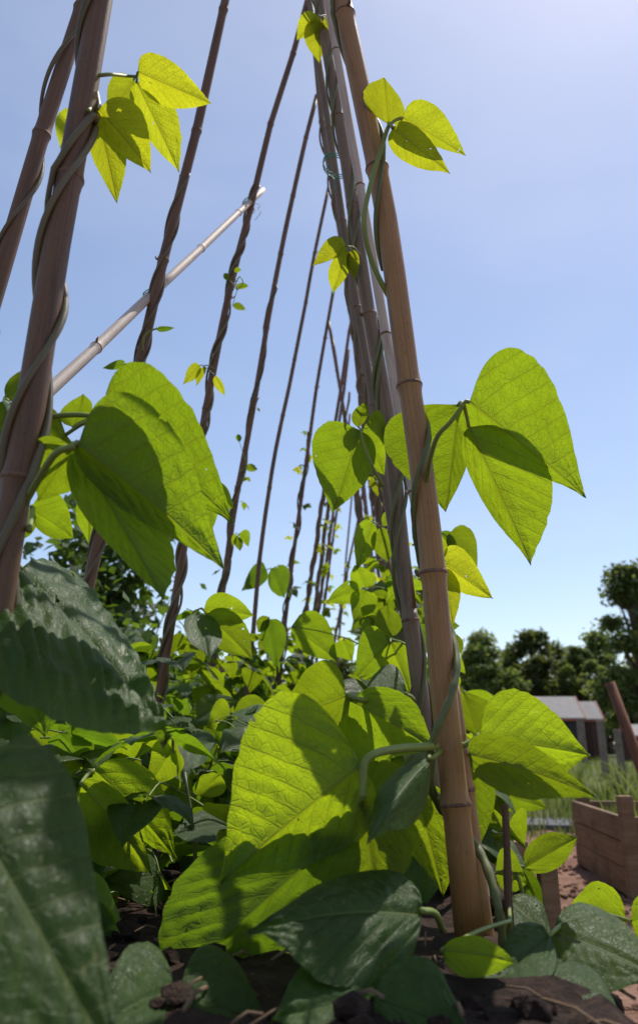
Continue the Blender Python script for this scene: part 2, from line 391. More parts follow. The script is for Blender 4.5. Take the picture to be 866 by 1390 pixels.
def rand_leaf(par, p, size, kind, az=None, nmix=None):
    az = rl.uniform(0, 6.283) if az is None else az
    out = np.array([math.cos(az), math.sin(az), rl.uniform(-.1, .5)])
    up = rl.random() < .55
    if up: out = np.array([math.cos(az), math.sin(az), -rl.uniform(.3, 1.6)]); n = nrm(np.array([0, 0, .35]) + SUND * rl.uniform(.2, .9) + np.array([rl.gauss(0, .45), rl.gauss(0, .6), rl.gauss(0, .2)]))
    else: n = nrm(np.array([0, 0, .8]) + SUND * rl.uniform(.2, 1.1) + np.array([rl.gauss(0, .4), rl.gauss(0, .4), rl.gauss(0, .25)]) + out * np.array([.45, .45, 0]))
    o = bpy.data.objects.new('leaf', rl.choice(LM[kind])); col.objects.link(o); o.parent = par
    o.matrix_parent_inverse = Matrix.Translation(-Vector(par['_w'])); o.matrix_basis = orient(p, out, n, size)
    return o

# ------------------------------------------------------------------ canes and vines
CANES = {}
CG = 'bamboo canes of the bean frame'
def cane(key, foot, top, r, mt, label, seed=0, taper=.8, sides=16, path=None, nodes=True, bend=.0022):
    rs = random.Random(seed + 31); foot = np.asarray(foot, float); top = np.asarray(top, float); ax = top - foot; L = np.linalg.norm(ax); d = ax / L
    s1 = nrm(np.cross(d, [0, 1, .1])); s2 = np.cross(d, s1)
    ts = [0]; t = rs.uniform(.04, .2)
    nds = []
    while t < L - .03: nds.append(t); t += rs.uniform(.17, .27)
    zs = sorted(set([0, L] + [n + e for n in nds for e in (-.012, -.005, -.002, 0, .003, .006, .014)] + list(np.linspace(0, L, 30))))
    zs = [z for z in zs if 0 <= z <= L]
    bx = [rs.gauss(0, bend) for _ in nds]; by = [rs.gauss(0, bend) for _ in nds]
    ks = [0] + nds + [L]; bx = [0] + bx + [0]; by = [0] + by + [0]
    if path is not None:
        PP = spline(path, 12); ss = np.concatenate([[0], np.cumsum(np.linalg.norm(np.diff(PP, axis=0), axis=1))]); ss *= L / ss[-1]
    def cen(z):
        if path is not None: return np.array([np.interp(z, ss, PP[:, q]) for q in range(3)]) + s1 * np.interp(z, ks, bx) + s2 * np.interp(z, ks, by)
        return foot + d * z + s1 * np.interp(z, ks, bx) + s2 * np.interp(z, ks, by)
    def rad(z):
        rr = r * (1 - (1 - taper) * z / L); dn = min([abs(z - n) for n in nds] + [9])
        return rr * (1 + .13 * math.exp(-(dn / .005) ** 2) - .02 * math.exp(-((dn - .014) / .01) ** 2))
    e = empty('bamboo_cane', foot, label, 'bamboo cane', CG)
    mb = MB(); tube(mb, [cen(z) for z in zs], [rad(z) for z in zs], sides); mb.build('culm', mt, e)
    if nodes:
        for n in nds:
            nb = MB(); zz = [n - .0016, n - .0006, n + .0008, n + .0018]
            tube(nb, [cen(z) for z in zz], [rad(zz[0]) * 1.002, rad(n) * 1.018, rad(n) * 1.018, rad(zz[3]) * 1.002], sides); nb.build('node', NODE, e)
            if rs.random() < .5:
                sd = rs.uniform(0, 6.28); dv = math.cos(sd) * s1 + math.sin(sd) * s2; sb = MB(); p0 = cen(n) + dv * rad(n)
                tube(sb, [p0 - dv * .002, p0 + dv * .003 + d * .002, p0 + dv * .005 + d * .006], [r * .22, r * .2, r * .12], 6); sb.build('twig_stub', NODE, e)
    CANES[key] = (cen, rad, L, s1, s2, d); return e
def vine(key, ckey, z0, z1, pitch, r0=.0026, r1=.0016, phase=0., mt=STEM, strands=1, name='stem', loose=.0):
    cen, rad, L, s1, s2, d = CANES[ckey]; par = PLANTS[key]
    rs = random.Random(hash(ckey) % 1000 if False else sum(map(ord, ckey)) + strands)
    for sI in range(strands):
        n = max(20, int((z1 - z0) / .008)); P = []; ra = []
        ph0 = phase + sI * rs.uniform(1.8, 3.2); pp = pitch * rs.uniform(.9, 1.15)
        for i in range(n + 1):
            z = z0 + (z1 - z0) * i / n; rr = r0 + (r1 - r0) * i / n
            a = ph0 + 2 * math.pi * z / pp + .5 * math.sin(z * 9 + sI)
            off = rad(z) + rr * .9 + loose * (.5 + .5 * math.sin(z * 14 + sI * 2)) ** 2
            P.append(cen(z) + off * (math.cos(a) * s1 + math.sin(a) * s2)); ra.append(rr * (1 + .15 * math.sin(z * 40)))
        mb = MB(); tube(mb, P, ra, 8); mb.build(name, mt, par)

# near canes: pixel line of the photograph, a row distance, and the soil height give foot and top
def cane_px(key, a, b, Y, r, mt, label, ztop=2.35, seed=0, z0=SOILZ - .03, mid=(), **kw):
    """pixels a (low) .. mid .. b (high) at one distance along the row; the ends run on to the soil and to the ridge"""
    P = [at(*q, Y) for q in (a, *mid, b)]
    lo = P[0] + (P[1] - P[0]) * ((z0 - P[0][2]) / (P[1][2] - P[0][2])); hi = P[-1] + (P[-1] - P[-2]) * ((ztop - P[-1][2]) / (P[-1][2] - P[-2][2]))
    path = [lo] + ([P[0]] if P[0][2] - lo[2] > .05 else []) + P[1:-1] + ([P[-1]] if hi[2] - P[-1][2] > .05 else []) + [hi]
    return cane(key, lo, hi, r, mt, label, seed, path=path if len(path) > 2 else None, **kw)
cane_px('L1', (2, 801), (137, 0), .50, .0106, BAM_RED, 'thick reddish bamboo cane at the left edge wound by two green bean stems', mid=((23, 673), (51, 503), (74, 350), (107, 170)), seed=3, taper=.97, sides=32, bend=.001)
cane_px('L0', (0, 375), (114, 0), .72, .0098, BAM_RED, 'leaning bamboo cane in the top left corner, behind the thick reddish cane', seed=4, taper=.97, sides=24, bend=.001)
cane_px('L2', (70, 990), (305, 0), 1.0, .0086, BAM_RED, 'brown bamboo cane with the pale diagonal brace tied across its middle', seed=5, taper=.8, sides=20)
cane_px('L3', (195, 1060), (417, 0), 1.4, .0080, BAM_RED, 'brown cane thickly wrapped in twining stems, tied to the top of the pale brace', mid=((249, 745), (283, 544), (312, 395), (342, 272)), seed=6, sides=16)
cane_px('L4', (264, 1110), (430, 130), 1.8, .0080, BAM_RED, 'long brown cane with a few small shoots, right of the thickly wrapped cane', mid=((291, 882), (309, 738), (329, 633), (352, 503), (385, 320)), seed=7, sides=16)
cane_px('L5', (335, 949), (447, 250), 2.2, .0070, BAM_RED, 'slender brown cane mid-picture with a bare, leafless upper half', mid=((343, 868), (354, 746), (370, 633), (394, 520), (420, 375)), seed=8, sides=14)
cane_px('L6', (377, 950), (452, 395), 2.6, .0076, BAM_RED, 'slender brown cane with a twining stem and small leaves, next right of the bare cane', mid=((387, 852), (405, 702), (426, 552)), seed=9, sides=14)
cane_px('R1', (636, 1264), (464, 0), .70, .0114, BAM_TAN, 'thick tan bamboo cane in front at right with its foot in full view', mid=((621, 1115), (602, 949), (589, 808), (572, 640), (553, 503), (528, 323), (506, 206)), seed=10, z0=.402, taper=.98, sides=32, bend=.0008)
cane_px('R1b', (656, 1285), (617, 980), .745, .0105, BAM_TAN, 'short tan cane stump leaning behind the foot of the thick tan cane', seed=11, ztop=.60, sides=24, bend=0)
cane_px('R1c', (585, 815), (519, 431), .90, .0068, BAM_PALE, 'pale sunlit cane squeezed between the thick tan cane and the grey weathered cane', seed=12, sides=20, bend=.001)  # pale culm colour stands in for sun glare on this cane
cane_px('R2', (577, 992), (433, 0), 1.0, .0104, BAM_GREY, 'grey weathered cane just left of the thick tan cane, running up out of the frame', mid=((557, 852), (543, 734), (527, 576), (495, 384), (467, 202)), seed=13, sides=20, bend=.001)
cane_px('R2b', (566, 930), (476, 360), 1.12, .0070, BAM_GREY, 'cane bound side by side against the grey weathered cane', seed=14, sides=16, bend=.001)
cane_px('R3', (548, 810), (420, 0), 1.4, .0080, BAM_GREY, 'dull brown cane left of the grey weathered pair, meeting it near the top', mid=((507, 570), (471, 364), (447, 218)), seed=15, sides=16)
rs = random.Random(3)
farY = [1.8, 2.15, 2.55, 2.95, 3.4, 3.9, 4.4, 5.0, 5.6]
for i, Y in enumerate(farY):
    cane('FR%d' % i, (.085 + rs.gauss(0, .02), Y, gz(.08, Y) - .03), (-.14 + rs.gauss(0, .035), Y + rs.gauss(0, .05), 2.35 + rs.uniform(-.1, .1)), .0085, BAM_RED,
         'thin brown bamboo cane far back in the row, behind the grey weathered cane', 40 + i, sides=10, nodes=i < 4)
for i, Y in enumerate([3.0, 3.4, 3.85, 4.35, 4.9, 5.5]):
    cane('FL%d' % i, (-.40 + rs.gauss(0, .02), Y, gz(-.4, Y) - .03), (-.11 + rs.gauss(0, .035), Y + rs.gauss(0, .05), 2.35 + rs.uniform(-.1, .1)), .0085, BAM_RED,
         'thin leafy bamboo cane in the distant part of the left row', 60 + i, sides=10, nodes=i < 3)
# diagonal brace
def brace():
    c2, r2, *_ = CANES['L2']; 
    A = at(60, 540, .86); B = at(205, 403, 1.022); Cc = at(335, 281, 1.422)
    d = nrm(Cc - B); top = at(357, 258, 1.475); low = B - (Cc - B) * .95
    cane('brace', low, top, .0078, BAM_PALE, 'pale diagonal cane tied across the left canes as a brace', 21, taper=.8, sides=20, bend=.001)
brace()
def tie(px, Y, label, rr=.013, n=3, tails=2, seed=0):
    c = at(*px, Y); r_ = random.Random(seed); mb = MB(); P = []
    for i in range(n * 16 + 1):
        a = 2 * math.pi * i / 16; P.append(c + np.array([math.cos(a) * rr, math.sin(a) * rr, (i / (n * 16) - .5) * .012 + .006 * math.sin(a + seed)]))
    tube(mb, P, .0008, 6)
    e = empty('twine_tie', c, label, 'twine', 'green twine ties'); mb.build('loop', TWINE, e)
    for k in range(tails):
        tb = MB(); p0 = c + np.array([rr * (1 if k else -.6), -.005, 0]); q = [p0]
        for j in range(5): p0 = p0 + np.array([r_.gauss(0, .006), r_.gauss(0, .004), -r_.uniform(.006, .014)]); q.append(p0)
        tube(tb, spline(q, 4), .0006, 5); tb.build('loose_end', TWINE, e)
tie((206, 400), 1.01, 'green twine knotted where the pale brace meets the cane', 0.0125, seed=1)
tie((337, 277), 1.41, 'green twine with loose ends at the upper end of the pale brace', 0.0125, seed=2)
tie((522, 473), 1.03, 'green twine round the grey weathered cane beside the pale sunlit cane', 0.0150, 3, 2, seed=3)
tie((455, 225), 1.05, 'green twine near the top of the grey weathered cane', .020, 3, 2, seed=4)

# ------------------------------------------------------------------ bean plants: near ones
def cfoot(k, dx=.025): c = CANES[k][0](0.03); return (c[0] + dx, c[1], gz(c[0] + dx, c[1]))
plant('L1', cfoot('L1'), 'bean plant twined round the thick reddish cane at left, with the biggest drooping leaves')
plant('L0', cfoot('L0'), 'bean stem spiralling up the leaning cane in the top left corner')
plant('L2', cfoot('L2'), 'bean plant on the brown cane crossed by the pale brace, only small tips above')
plant('L3', cfoot('L3'), 'bean plant with woody stems thickly wrapped round its cane behind the brace')
plant('L4', cfoot('L4'), 'bean plant on the long brown cane, with a folded leaf pair low down')
plant('L5', cfoot('L5'), 'low bean plant at the foot of the slender bare cane')
plant('L6', cfoot('L6'), 'bean plant with small paired leaves on the slender cane right of the bare one')
plant('R1', cfoot('R1', .02), 'bean plant on the thick tan cane in front, with broad sunlit leaves either side')
plant('R2', cfoot('R2'), 'bean plant on the grey weathered cane, with yellow tips near the top')
plant('R3', cfoot('R3'), 'bean plant on the dull brown cane behind the grey weathered cane')
plant('G', (-.16, .42, gz(-.16, .42)), 'low bean plant in the lower left corner with dark glossy upturned leaves')
plant('K', (.17, .80, gz(.17, .8)), 'low bean plant in the lower right corner beside the bare dark stick')
vine('L1', 'L1', .0, 1.2, .25, .0030, .0026, .6, STEM_OLD, 2)
vine('L0', 'L0', .0, 1.6, .26, .0026, .0022, 1.4, STEM_OLD, 1, loose=.003)
vine('L2', 'L2', .0, 1.05, .22, .0026, .0014, 0, STEM_OLD, 2)
vine('L3', 'L3', .0, 1.35, .17, .0034, .0020, 0, STEM_OLD, 2, loose=.001)
vine('L4', 'L4', .0, 1.35, .25, .0030, .0016, 0, STEM_OLD, 2)
vine('L5', 'L5', .0, .4, .22, .0026, .0016, 0, STEM, 1)
vine('L6', 'L6', .0, 1.25, .20, .0036, .0020, 0, STEM_OLD, 2, loose=.003)
mb = MB(); _p = spline([at(*q) for q in ((684, 1318, .70), (682, 1270, .695), (672, 1215, .695), (655, 1165, .715), (628, 1125, .735), (600, 1100, .725), (584, 1066, .70), (582, 1030, .682), (593, 990, .672), (610, 950, .675), (620, 905, .69), (612, 858, .715), (592, 820, .722), (572, 770, .715), (562, 710, .70), (563, 660, .685), (575, 622, .68), (582, 590, .69), (572, 556, .712), (550, 525, .72))], 6)
tube(mb, _p, np.linspace(.0040, .0024, len(_p)) * (1 + .12 * np.sin(np.arange(len(_p)) * 1.7)), 10); mb.build('stem', STEM, PLANTS['R1'])
vine('R1', 'R1', .62, 1.5, .34, .0024, .0020, .8, STEM, 1)
vine('R2', 'R2', .0, 1.7, .24, .0026, .0018, 1.0, STEM, 2, loose=.003)
vine('R3', 'R3', .0, 1.5, .2, .0028, .002, 0, STEM_OLD, 2, loose=.002)

Yl, Ml, Dl = LEAF_Y, LEAF_M, LEAF_D
# A, B: yellow leaves high on the thick left cane
hero_leaf('L1', .53, [(122, 104, .50), (150, 101, .505), (172, 103, .53), (186, 104, .53)], [
    dict(b=(188, 98), t=(288, 141), l=(222, 78), r=(222, 146), Y=.52), dict(b=(186, 112), t=(245, 233), l=(186, 172), r=(236, 148), Y=.54), dict(b=(182, 108), t=(147, 158), l=(150, 108), r=(186, 142), Y=.55)], m=Yl, pr=.0013)
hero_leaf('L1', .51, [(120, 150, .49), (126, 146, .505), (133, 148, .51)], [
    dict(b=(134, 148), t=(206, 234), l=(188, 150), r=(140, 195), Y=.50), dict(b=(131, 152), t=(160, 275), l=(120, 205), r=(170, 195), Y=.52), dict(b=(112, 150), t=(82, 200), l=(76, 160), r=(112, 186), Y=.54)], m=Yl, pr=.0012)
# C: top trio on the tan cane
hero_leaf('R1', .70, [(541, 420, .715), (524, 396, .70), (503, 350, .685), (494, 300, .67), (503, 250, .675), (515, 210, .68), (524, 180, .68), (528, 170, .68)], [
    dict(b=(527, 168), t=(521, 104), l=(493, 130), r=(549, 150), Y=.70), dict(b=(546, 160), t=(633, 211), l=(588, 142), r=(566, 190), Y=.69), dict(b=(533, 174), t=(611, 236), l=(572, 178), r=(545, 218), Y=.67)], m=Yl, pr=.0022)
hero_leaf('R2', .98, [(448, 22, .985), (440, 21, .97), (434, 22, .96)], [
    dict(b=(431, 21), t=(403, 55), l=(408, 22), r=(430, 42)), dict(b=(434, 26), t=(434, 86), l=(412, 48), r=(441, 52)), dict(b=(441, 24), t=(458, 72), l=(438, 52), r=(460, 40))], m=Yl, pr=.0011)
hero_leaf('R2', .96, [(488, 345, .98), (480, 336, .965), (472, 334, .96)], [
    dict(b=(470, 334), t=(424, 361), l=(446, 324), r=(456, 350)), dict(b=(470, 340), t=(452, 398), l=(446, 366), r=(474, 368)), dict(b=(476, 340), t=(483, 380), l=(470, 362), r=(487, 352))], m=Yl, pr=.0011)
# F: large trio right of the tan cane
hero_leaf('R1', .63, [(562, 690, .70), (578, 655, .69), (584, 622, .665), (594, 592, .645), (612, 572, .635), (629, 548, .63)], [
    dict(b=(622, 549), t=(605, 694), l=(520, 596), r=(640, 606), Y=.70, fold=.03), dict(b=(637, 546), t=(794, 671), l=(728, 490), r=(650, 606), Y=.63, fold=.05, bow=.03), dict(b=(636, 580), t=(720, 764), l=(646, 668), r=(746, 640), Y=.645, fold=.05)], m=Ml, pr=.0019)
# G: the big leaves at left
hero_leaf('L1', .52, [(38, 588, .51), (58, 569, .515), (100, 563, .515), (137, 566, .52)], [
    dict(b=(139, 562), t=(318, 705), l=(228, 516), r=(170, 645), Y=.507, fold=.06, bow=.04), dict(b=(100, 580), t=(114, 534), l=(82, 560), r=(125, 556), Y=.55), dict(b=(90, 590), t=(48, 640), l=(60, 560), r=(98, 632), Y=.55)], m=Ml, pr=.0018)
hero_leaf('L1', .47, [(30, 690, .50), (52, 652, .485), (76, 616, .47), (103, 605, .47)], [
    dict(b=(107, 603), t=(306, 767), l=(212, 560), r=(160, 694), Y=.47, fold=.08, bow=.05), dict(b=(104, 610), t=(224, 812), l=(116, 708), r=(226, 730), Y=.485, fold=.08, bow=.03), dict(b=(98, 606), t=(52, 680), l=(44, 606), r=(112, 655), Y=.50)], m=Ml, pr=.0022)
hero_leaf('L1', .55, [(15, 560, .50), (10, 548, .53), (6, 545, .55)], [dict(b=(12, 545), t=(-14, 670), l=(-60, 590), r=(24, 596)), dict(b=(8, 540), t=(60, 500), l=(20, 510), r=(50, 545), Y=.58)], m=Ml)
hero_leaf('L1', .56, [(40, 720, .50), (44, 700, .54), (46, 690, .56)], [dict(b=(42, 690), t=(101, 731), l=(80, 672), r=(62, 728)), dict(b=(46, 692), t=(20, 735), l=(15, 700), r=(44, 725))], m=Ml)
hero_leaf('L2', .98, [(135, 690, 1.0), (128, 676, .98), (121, 670, .98)], [dict(b=(120, 668), t=(121, 737), l=(103, 700), r=(133, 695)), dict(b=(124, 668), t=(160, 690), l=(142, 660), r=(138, 690))], m=Ml)
hero_leaf('L3', 1.35, [(262, 640, 1.36), (275, 650, 1.35), (282, 660, 1.35)], [dict(b=(282, 660), t=(284, 728), l=(268, 690), r=(297, 690)), dict(b=(285, 662), t=(318, 690), l=(305, 660), r=(295, 690))], m=Ml)
# small tips on the brown canes
hero_leaf('L2', 1.0, [(178, 497, 1.0), (172, 494, .99), (168, 495, .99)], [dict(b=(170, 495), t=(139, 500), l=(160, 489), r=(158, 502))], m=Dl, pr=.001)
hero_leaf('L2', 1.0, [(194, 478, .995), (196, 458, .985), (205, 449, .985), (214, 446, .985)], [dict(b=(213, 446), t=(238, 445), l=(222, 443), r=(222, 451))], m=Dl, pr=.0012)
hero_leaf('L3', 1.38, [(290, 500, 1.39), (282, 496, 1.37), (276, 497, 1.37)], [dict(b=(272, 496), t=(249, 522), l=(256, 498), r=(268, 512)), dict(b=(277, 498), t=(267, 524), l=(266, 508), r=(278, 508)), dict(b=(292, 510), t=(306, 537), l=(292, 526), r=(302, 520))], m=Yl, pr=.001)
hero_leaf('L3', 1.38, [(316, 395, 1.39), (325, 376, 1.37), (330, 385, 1.37), (322, 394, 1.37)], [dict(b=(320, 390), t=(338, 388), l=(328, 384), r=(328, 393)), dict(b=(312, 380), t=(304, 371), l=(304, 378), r=(310, 372)), dict(b=(318, 368), t=(328, 366), l=(322, 363), r=(323, 370)), dict(b=(316, 415), t=(334, 420), l=(325, 411), r=(324, 421))], m=Ml, pr=.0009)
hero_leaf('L4', 1.78, [(325, 640, 1.79), (332, 637, 1.77), (336, 635, 1.77)], [dict(b=(333, 636), t=(350, 637), l=(341, 630), r=(342, 641)), dict(b=(325, 600), t=(324, 589), l=(320, 594), r=(328, 594), m=Dl)], m=Ml, pr=.0009)
hero_leaf('L4', 1.77, [(318, 735, 1.79), (322, 728, 1.77), (325, 726, 1.77)], [dict(b=(325, 724), t=(338, 742), l=(338, 722), r=(328, 735)), dict(b=(323, 728), t=(326, 748), l=(318, 738), r=(330, 738)), dict(b=(320, 724), t=(316, 742), l=(314, 732), r=(322, 734))], m=Ml, pr=.0009)
# H: dark glossy leaves, upper side towards us
hero_leaf('G', .57, [(-60, 860, .52), (-20, 800, .56), (22, 770, .57)], [
    dict(b=(30, 772), t=(238, 992), l=(132, 768), r=(30, 905), side='t', m=Dl, Y=.57, fold=-.05, bow=.02, tc=.03, vw=.8, amp=.045), dict(b=(22, 872), t=(62, 998), l=(-25, 935), r=(118, 905), side='u', m=Dl, Y=.60)], pr=.002)
hero_leaf('G', .31, [(-90, 1200, .36), (-60, 1150, .33), (-30, 1130, .31)], [
    dict(b=(-40, 1090), t=(165, 1450), l=(92, 1022), r=(-130, 1330), side='t', m=Dl, Y=.33, fold=-.04, bow=.0, tc=.0, vw=1.2, amp=.04)], pr=.002)
# I: centre
hero_leaf('R1', .60, [(592, 1012, .685), (575, 1014, .66), (545, 1016, .63), (512, 1022, .605), (496, 1034, .60), (493, 1058, .60), (492, 1082, .60)], [
    dict(b=(489, 1038), t=(301, 1194), l=(352, 962), r=(470, 1158), Y=.60, fold=.04, bow=.03, curl=-.02, sw=.5), dict(b=(493, 1084), t=(512, 1222), l=(410, 1170), r=(560, 1150), Y=.62, fold=.03, sw=.5), dict(b=(486, 1112), t=(214, 1352), l=(262, 1172), r=(415, 1280), Y=.635, fold=.05, sw=.4, m=Dl)], m=Ml, pr=.0026)  # third leaflet: darker leaf material stands in for shade from the leaf above
hero_leaf('R1', .56, [(600, 1262, .64), (590, 1240, .60), (572, 1236, .57)], [dict(b=(572, 1238), t=(343, 1250), l=(512, 1172), r=(492, 1330), side='t', m=Dl, Y=.57, fold=-.03, vw=1.1, dn=(.25, 0, 0))], pr=.002)
hero_leaf('R1', .66, [(597, 1020, .69), (590, 1026, .67), (584, 1030, .665)], [dict(b=(582, 1030), t=(501, 1131), l=(532, 1024), r=(575, 1076), side='t', m=Dl, Y=.64, fold=-.16, vw=.9)], pr=.0018)
hero_leaf('R2', .78, [(558, 946, .98), (530, 946, .88), (496, 950, .80), (484, 948, .78), (472, 944, .78)], [
    dict(b=(470, 945), t=(374, 986), l=(428, 900), r=(444, 992), Y=.78), dict(b=(476, 950), t=(590, 1014), l=(546, 948), r=(476, 1036), Y=.80), dict(b=(474, 956), t=(470, 1050), l=(440, 1000), r=(512, 1000), Y=.82)], m=Ml, pr=.0024)
hero_leaf('R2', .90, [(562, 950, .98), (556, 944, .92), (550, 942, .90)], [dict(b=(553, 944), t=(487, 950), l=(524, 908), r=(524, 964), side='t', m=Dl, vw=1., amp=.06)], pr=.0018)
hero_leaf('R1', .76, [(600, 1085, .70), (580, 1070, .73), (560, 1060, .76)], [dict(b=(560, 1058), t=(602, 1216), l=(524, 1110), r=(622, 1120), Y=.76), dict(b=(556, 1060), t=(500, 1090), l=(520, 1040), r=(535, 1090), Y=.78)], m=Ml, pr=.002)
# J: right of the tan cane
hero_leaf('R1', .70, [(612, 1010, .705), (628, 1012, .70), (640, 1006, .70), (650, 1003, .70)], [
    dict(b=(652, 1002), t=(801, 1022), l=(704, 938), r=(724, 1062), Y=.71, fold=.06), dict(b=(637, 1024), t=(812, 1079), l=(690, 1002), r=(694, 1082), Y=.67, fold=.04), dict(b=(640, 1030), t=(650, 1152), l=(622, 1085), r=(672, 1076), Y=.75, m=Ml), dict(b=(648, 998), t=(628, 938), l=(616, 972), r=(672, 965), Y=.78)], m=Ml, pr=.002)
hero_leaf('R1', .85, [(622, 900, .72), (624, 890, .8), (620, 884, .85)], [dict(b=(618, 892), t=(620, 861), l=(610, 876), r=(629, 876))], m=Ml, pr=.0012)
hero_leaf('R2', .92, [(570, 770, 1.0), (585, 765, .95), (600, 762, .92)], [
    dict(b=(600, 764), t=(669, 812), l=(628, 748), r=(618, 804)), dict(b=(598, 772), t=(615, 850), l=(592, 808), r=(624, 800)), dict(b=(600, 758), t=(592, 720), l=(585, 740), r=(606, 740))], m=Yl, pr=.0014)
hero_leaf('R3', 1.3, [(560, 740, 1.38), (580, 728, 1.34), (596, 724, 1.3)], [dict(b=(592, 722), t=(612, 790), l=(584, 750), r=(624, 740), m=Dl), dict(b=(606, 728), t=(648, 777), l=(640, 722), r=(618, 768)), dict(b=(598, 728), t=(575, 700), l=(575, 722), r=(592, 708))], m=Ml, pr=.0014)
# N, O: behind the grey cane
hero_leaf('R2', .96, [(520, 660, .985), (505, 632, .965), (494, 605, .96), (489, 584, .96)], [
    dict(b=(488, 584), t=(451, 696), l=(424, 598), r=(505, 640), Y=.96), dict(b=(492, 584), t=(522, 645), l=(520, 566), r=(492, 624), Y=.99), dict(b=(486, 580), t=(496, 545), l=(478, 562), r=(500, 562), Y=1.0)], m=Ml, pr=.0016)
hero_leaf('R3', 1.3, [(545, 740, 1.38), (528, 722, 1.33), (516, 716, 1.3)], [dict(b=(506, 708), t=(484, 773), l=(482, 724), r=(508, 745)), dict(b=(516, 716), t=(527, 764), l=(504, 742), r=(534, 735)), dict(b=(520, 714), t=(536, 690), l=(520, 698), r=(538, 708))], m=Ml, pr=.0014)
hero_leaf('R2', 1.05, [(560, 880, 1.0), (545, 872, 1.03), (530, 868, 1.05)], [dict(b=(528, 870), t=(482, 922), l=(492, 858), r=(528, 908), Y=1.05), dict(b=(530, 872), t=(556, 940), l=(520, 915), r=(560, 895), Y=1.02), dict(b=(528, 866), t=(525, 820), l=(508, 845), r=(545, 845), Y=1.08)], m=Ml, pr=.0014)
hero_leaf('R3', 1.5, [(545, 900, 1.4), (500, 880, 1.45), (470, 866, 1.5)], [dict(b=(466, 868), t=(478, 898), l=(448, 886), r=(480, 872)), dict(b=(396, 850), t=(459, 897), l=(436, 836), r=(412, 888), Y=1.5)], m=Ml, pr=.0014)
# Q: pair on the fifth cane
hero_leaf('L4', 1.25, [(255, 850, 1.5), (262, 832, 1.35), (272, 826, 1.25)], [
    dict(b=(277, 828), t=(346, 834), l=(305, 806), r=(310, 846)), dict(b=(280, 834), t=(344, 895), l=(325, 838), r=(292, 878)), dict(b=(268, 832), t=(284, 896), l=(250, 860), r=(300, 860), m=Dl, side='t')], m=Ml, pr=.0014)
hero_leaf('L6', 2.3, [(392, 790, 2.5), (380, 776, 2.4), (366, 772, 2.3)], [dict(b=(362, 774), t=(328, 802), l=(345, 768), r=(356, 795)), dict(b=(368, 772), t=(386, 812), l=(392, 775), r=(366, 800))], m=Dl, pr=.0014)
hero_leaf('L6', 1.6, [(390, 880, 2.5), (372, 850, 2.), (365, 842, 1.6)], [dict(b=(364, 840), t=(375, 908), l=(354, 868), r=(388, 862), m=Dl), dict(b=(366, 838), t=(350, 858), l=(350, 840), r=(362, 855))], m=Ml, pr=.0014)
# P: lower left understory
hero_leaf('G', .75, [(110, 1085, .8), (115, 1062, .78), (128, 1046, .75)], [dict(b=(129, 1044), t=(240, 1160), l=(208, 1058), r=(152, 1120), Y=.75), dict(b=(110, 1064), t=(208, 1184), l=(165, 1088), r=(118, 1170), Y=.70), dict(b=(104, 1050), t=(108, 985), l=(88, 1020), r=(128, 1015), Y=.9)], m=Ml, pr=.002)
hero_leaf('L2', 1.0, [(70, 1000, 1.0), (180, 990, 1.05), (230, 995, 1.0)], [dict(b=(225, 998), t=(252, 1068), l=(214, 1036), r=(258, 1022), side='t', m=Dl), dict(b=(246, 1016), t=(296, 1005), l=(270, 992), r=(268, 1042), side='t', m=Dl)], pr=.0016)
hero_leaf('L3', 1.0, [(200, 1060, 1.4), (225, 1060, 1.2), (236, 1070, 1.0)], [dict(b=(208, 1052), t=(262, 1118), l=(252, 1052), r=(212, 1108)), dict(b=(312, 1120), t=(232, 1130), l=(275, 1108), r=(275, 1152), side='t', m=Dl, Y=.9), dict(b=(268, 1080), t=(300, 1050), l=(272, 1056), r=(304, 1078))], m=Ml, pr=.0016)
hero_leaf('L4', 1.3, [(270, 1000, 1.7), (300, 985, 1.5), (316, 970, 1.3)], [dict(b=(316, 970), t=(378, 985), l=(348, 946), r=(345, 1004)), dict(b=(314, 968), t=(280, 988), l=(296, 950), r=(308, 992)), dict(b=(312, 972), t=(312, 1030), l=(292, 1000), r=(334, 1000), m=Dl)], m=Ml, pr=.0016)
# K: lower right
hero_leaf('K', .80, [(715, 1240, .82), (708, 1210, .8), (700, 1180, .8)], [dict(b=(684, 1130), t=(712, 1150), l=(672, 1100), r=(712, 1098), Y=.85), dict(b=(672, 1185), t=(716, 1200), l=(690, 1150), r=(690, 1212)), dict(b=(712, 1178), t=(784, 1136), l=(730, 1138), r=(756, 1182))], m=Ml, pr=.0016)
hero_leaf('K', .70, [(760, 1330, .74), (775, 1270, .72), (790, 1240, .70)], [dict(b=(850, 1250), t=(770, 1232), l=(815, 1200), r=(800, 1278), Y=.74), dict(b=(856, 1250), t=(900, 1240), l=(870, 1215), r=(880, 1285), Y=.74), dict(b=(752, 1262), t=(905, 1330), l=(812, 1222), r=(766, 1338), side='t', m=Dl, Y=.64, fold=-.05, amp=.05), dict(b=(745, 1270), t=(670, 1330), l=(700, 1262), r=(740, 1340), side='t', m=Dl, Y=.62)], m=Ml, pr=.0018)
hero_leaf('K', .66, [(700, 1310, .7), (690, 1270, .68), (692, 1250, .66)], [dict(b=(690, 1222), t=(750, 1280), l=(728, 1225), r=(700, 1272), Y=.74, side='t'), dict(b=(600, 1290), t=(700, 1305), l=(645, 1272), r=(640, 1330), Y=.56)], m=Ml, pr=.0018)

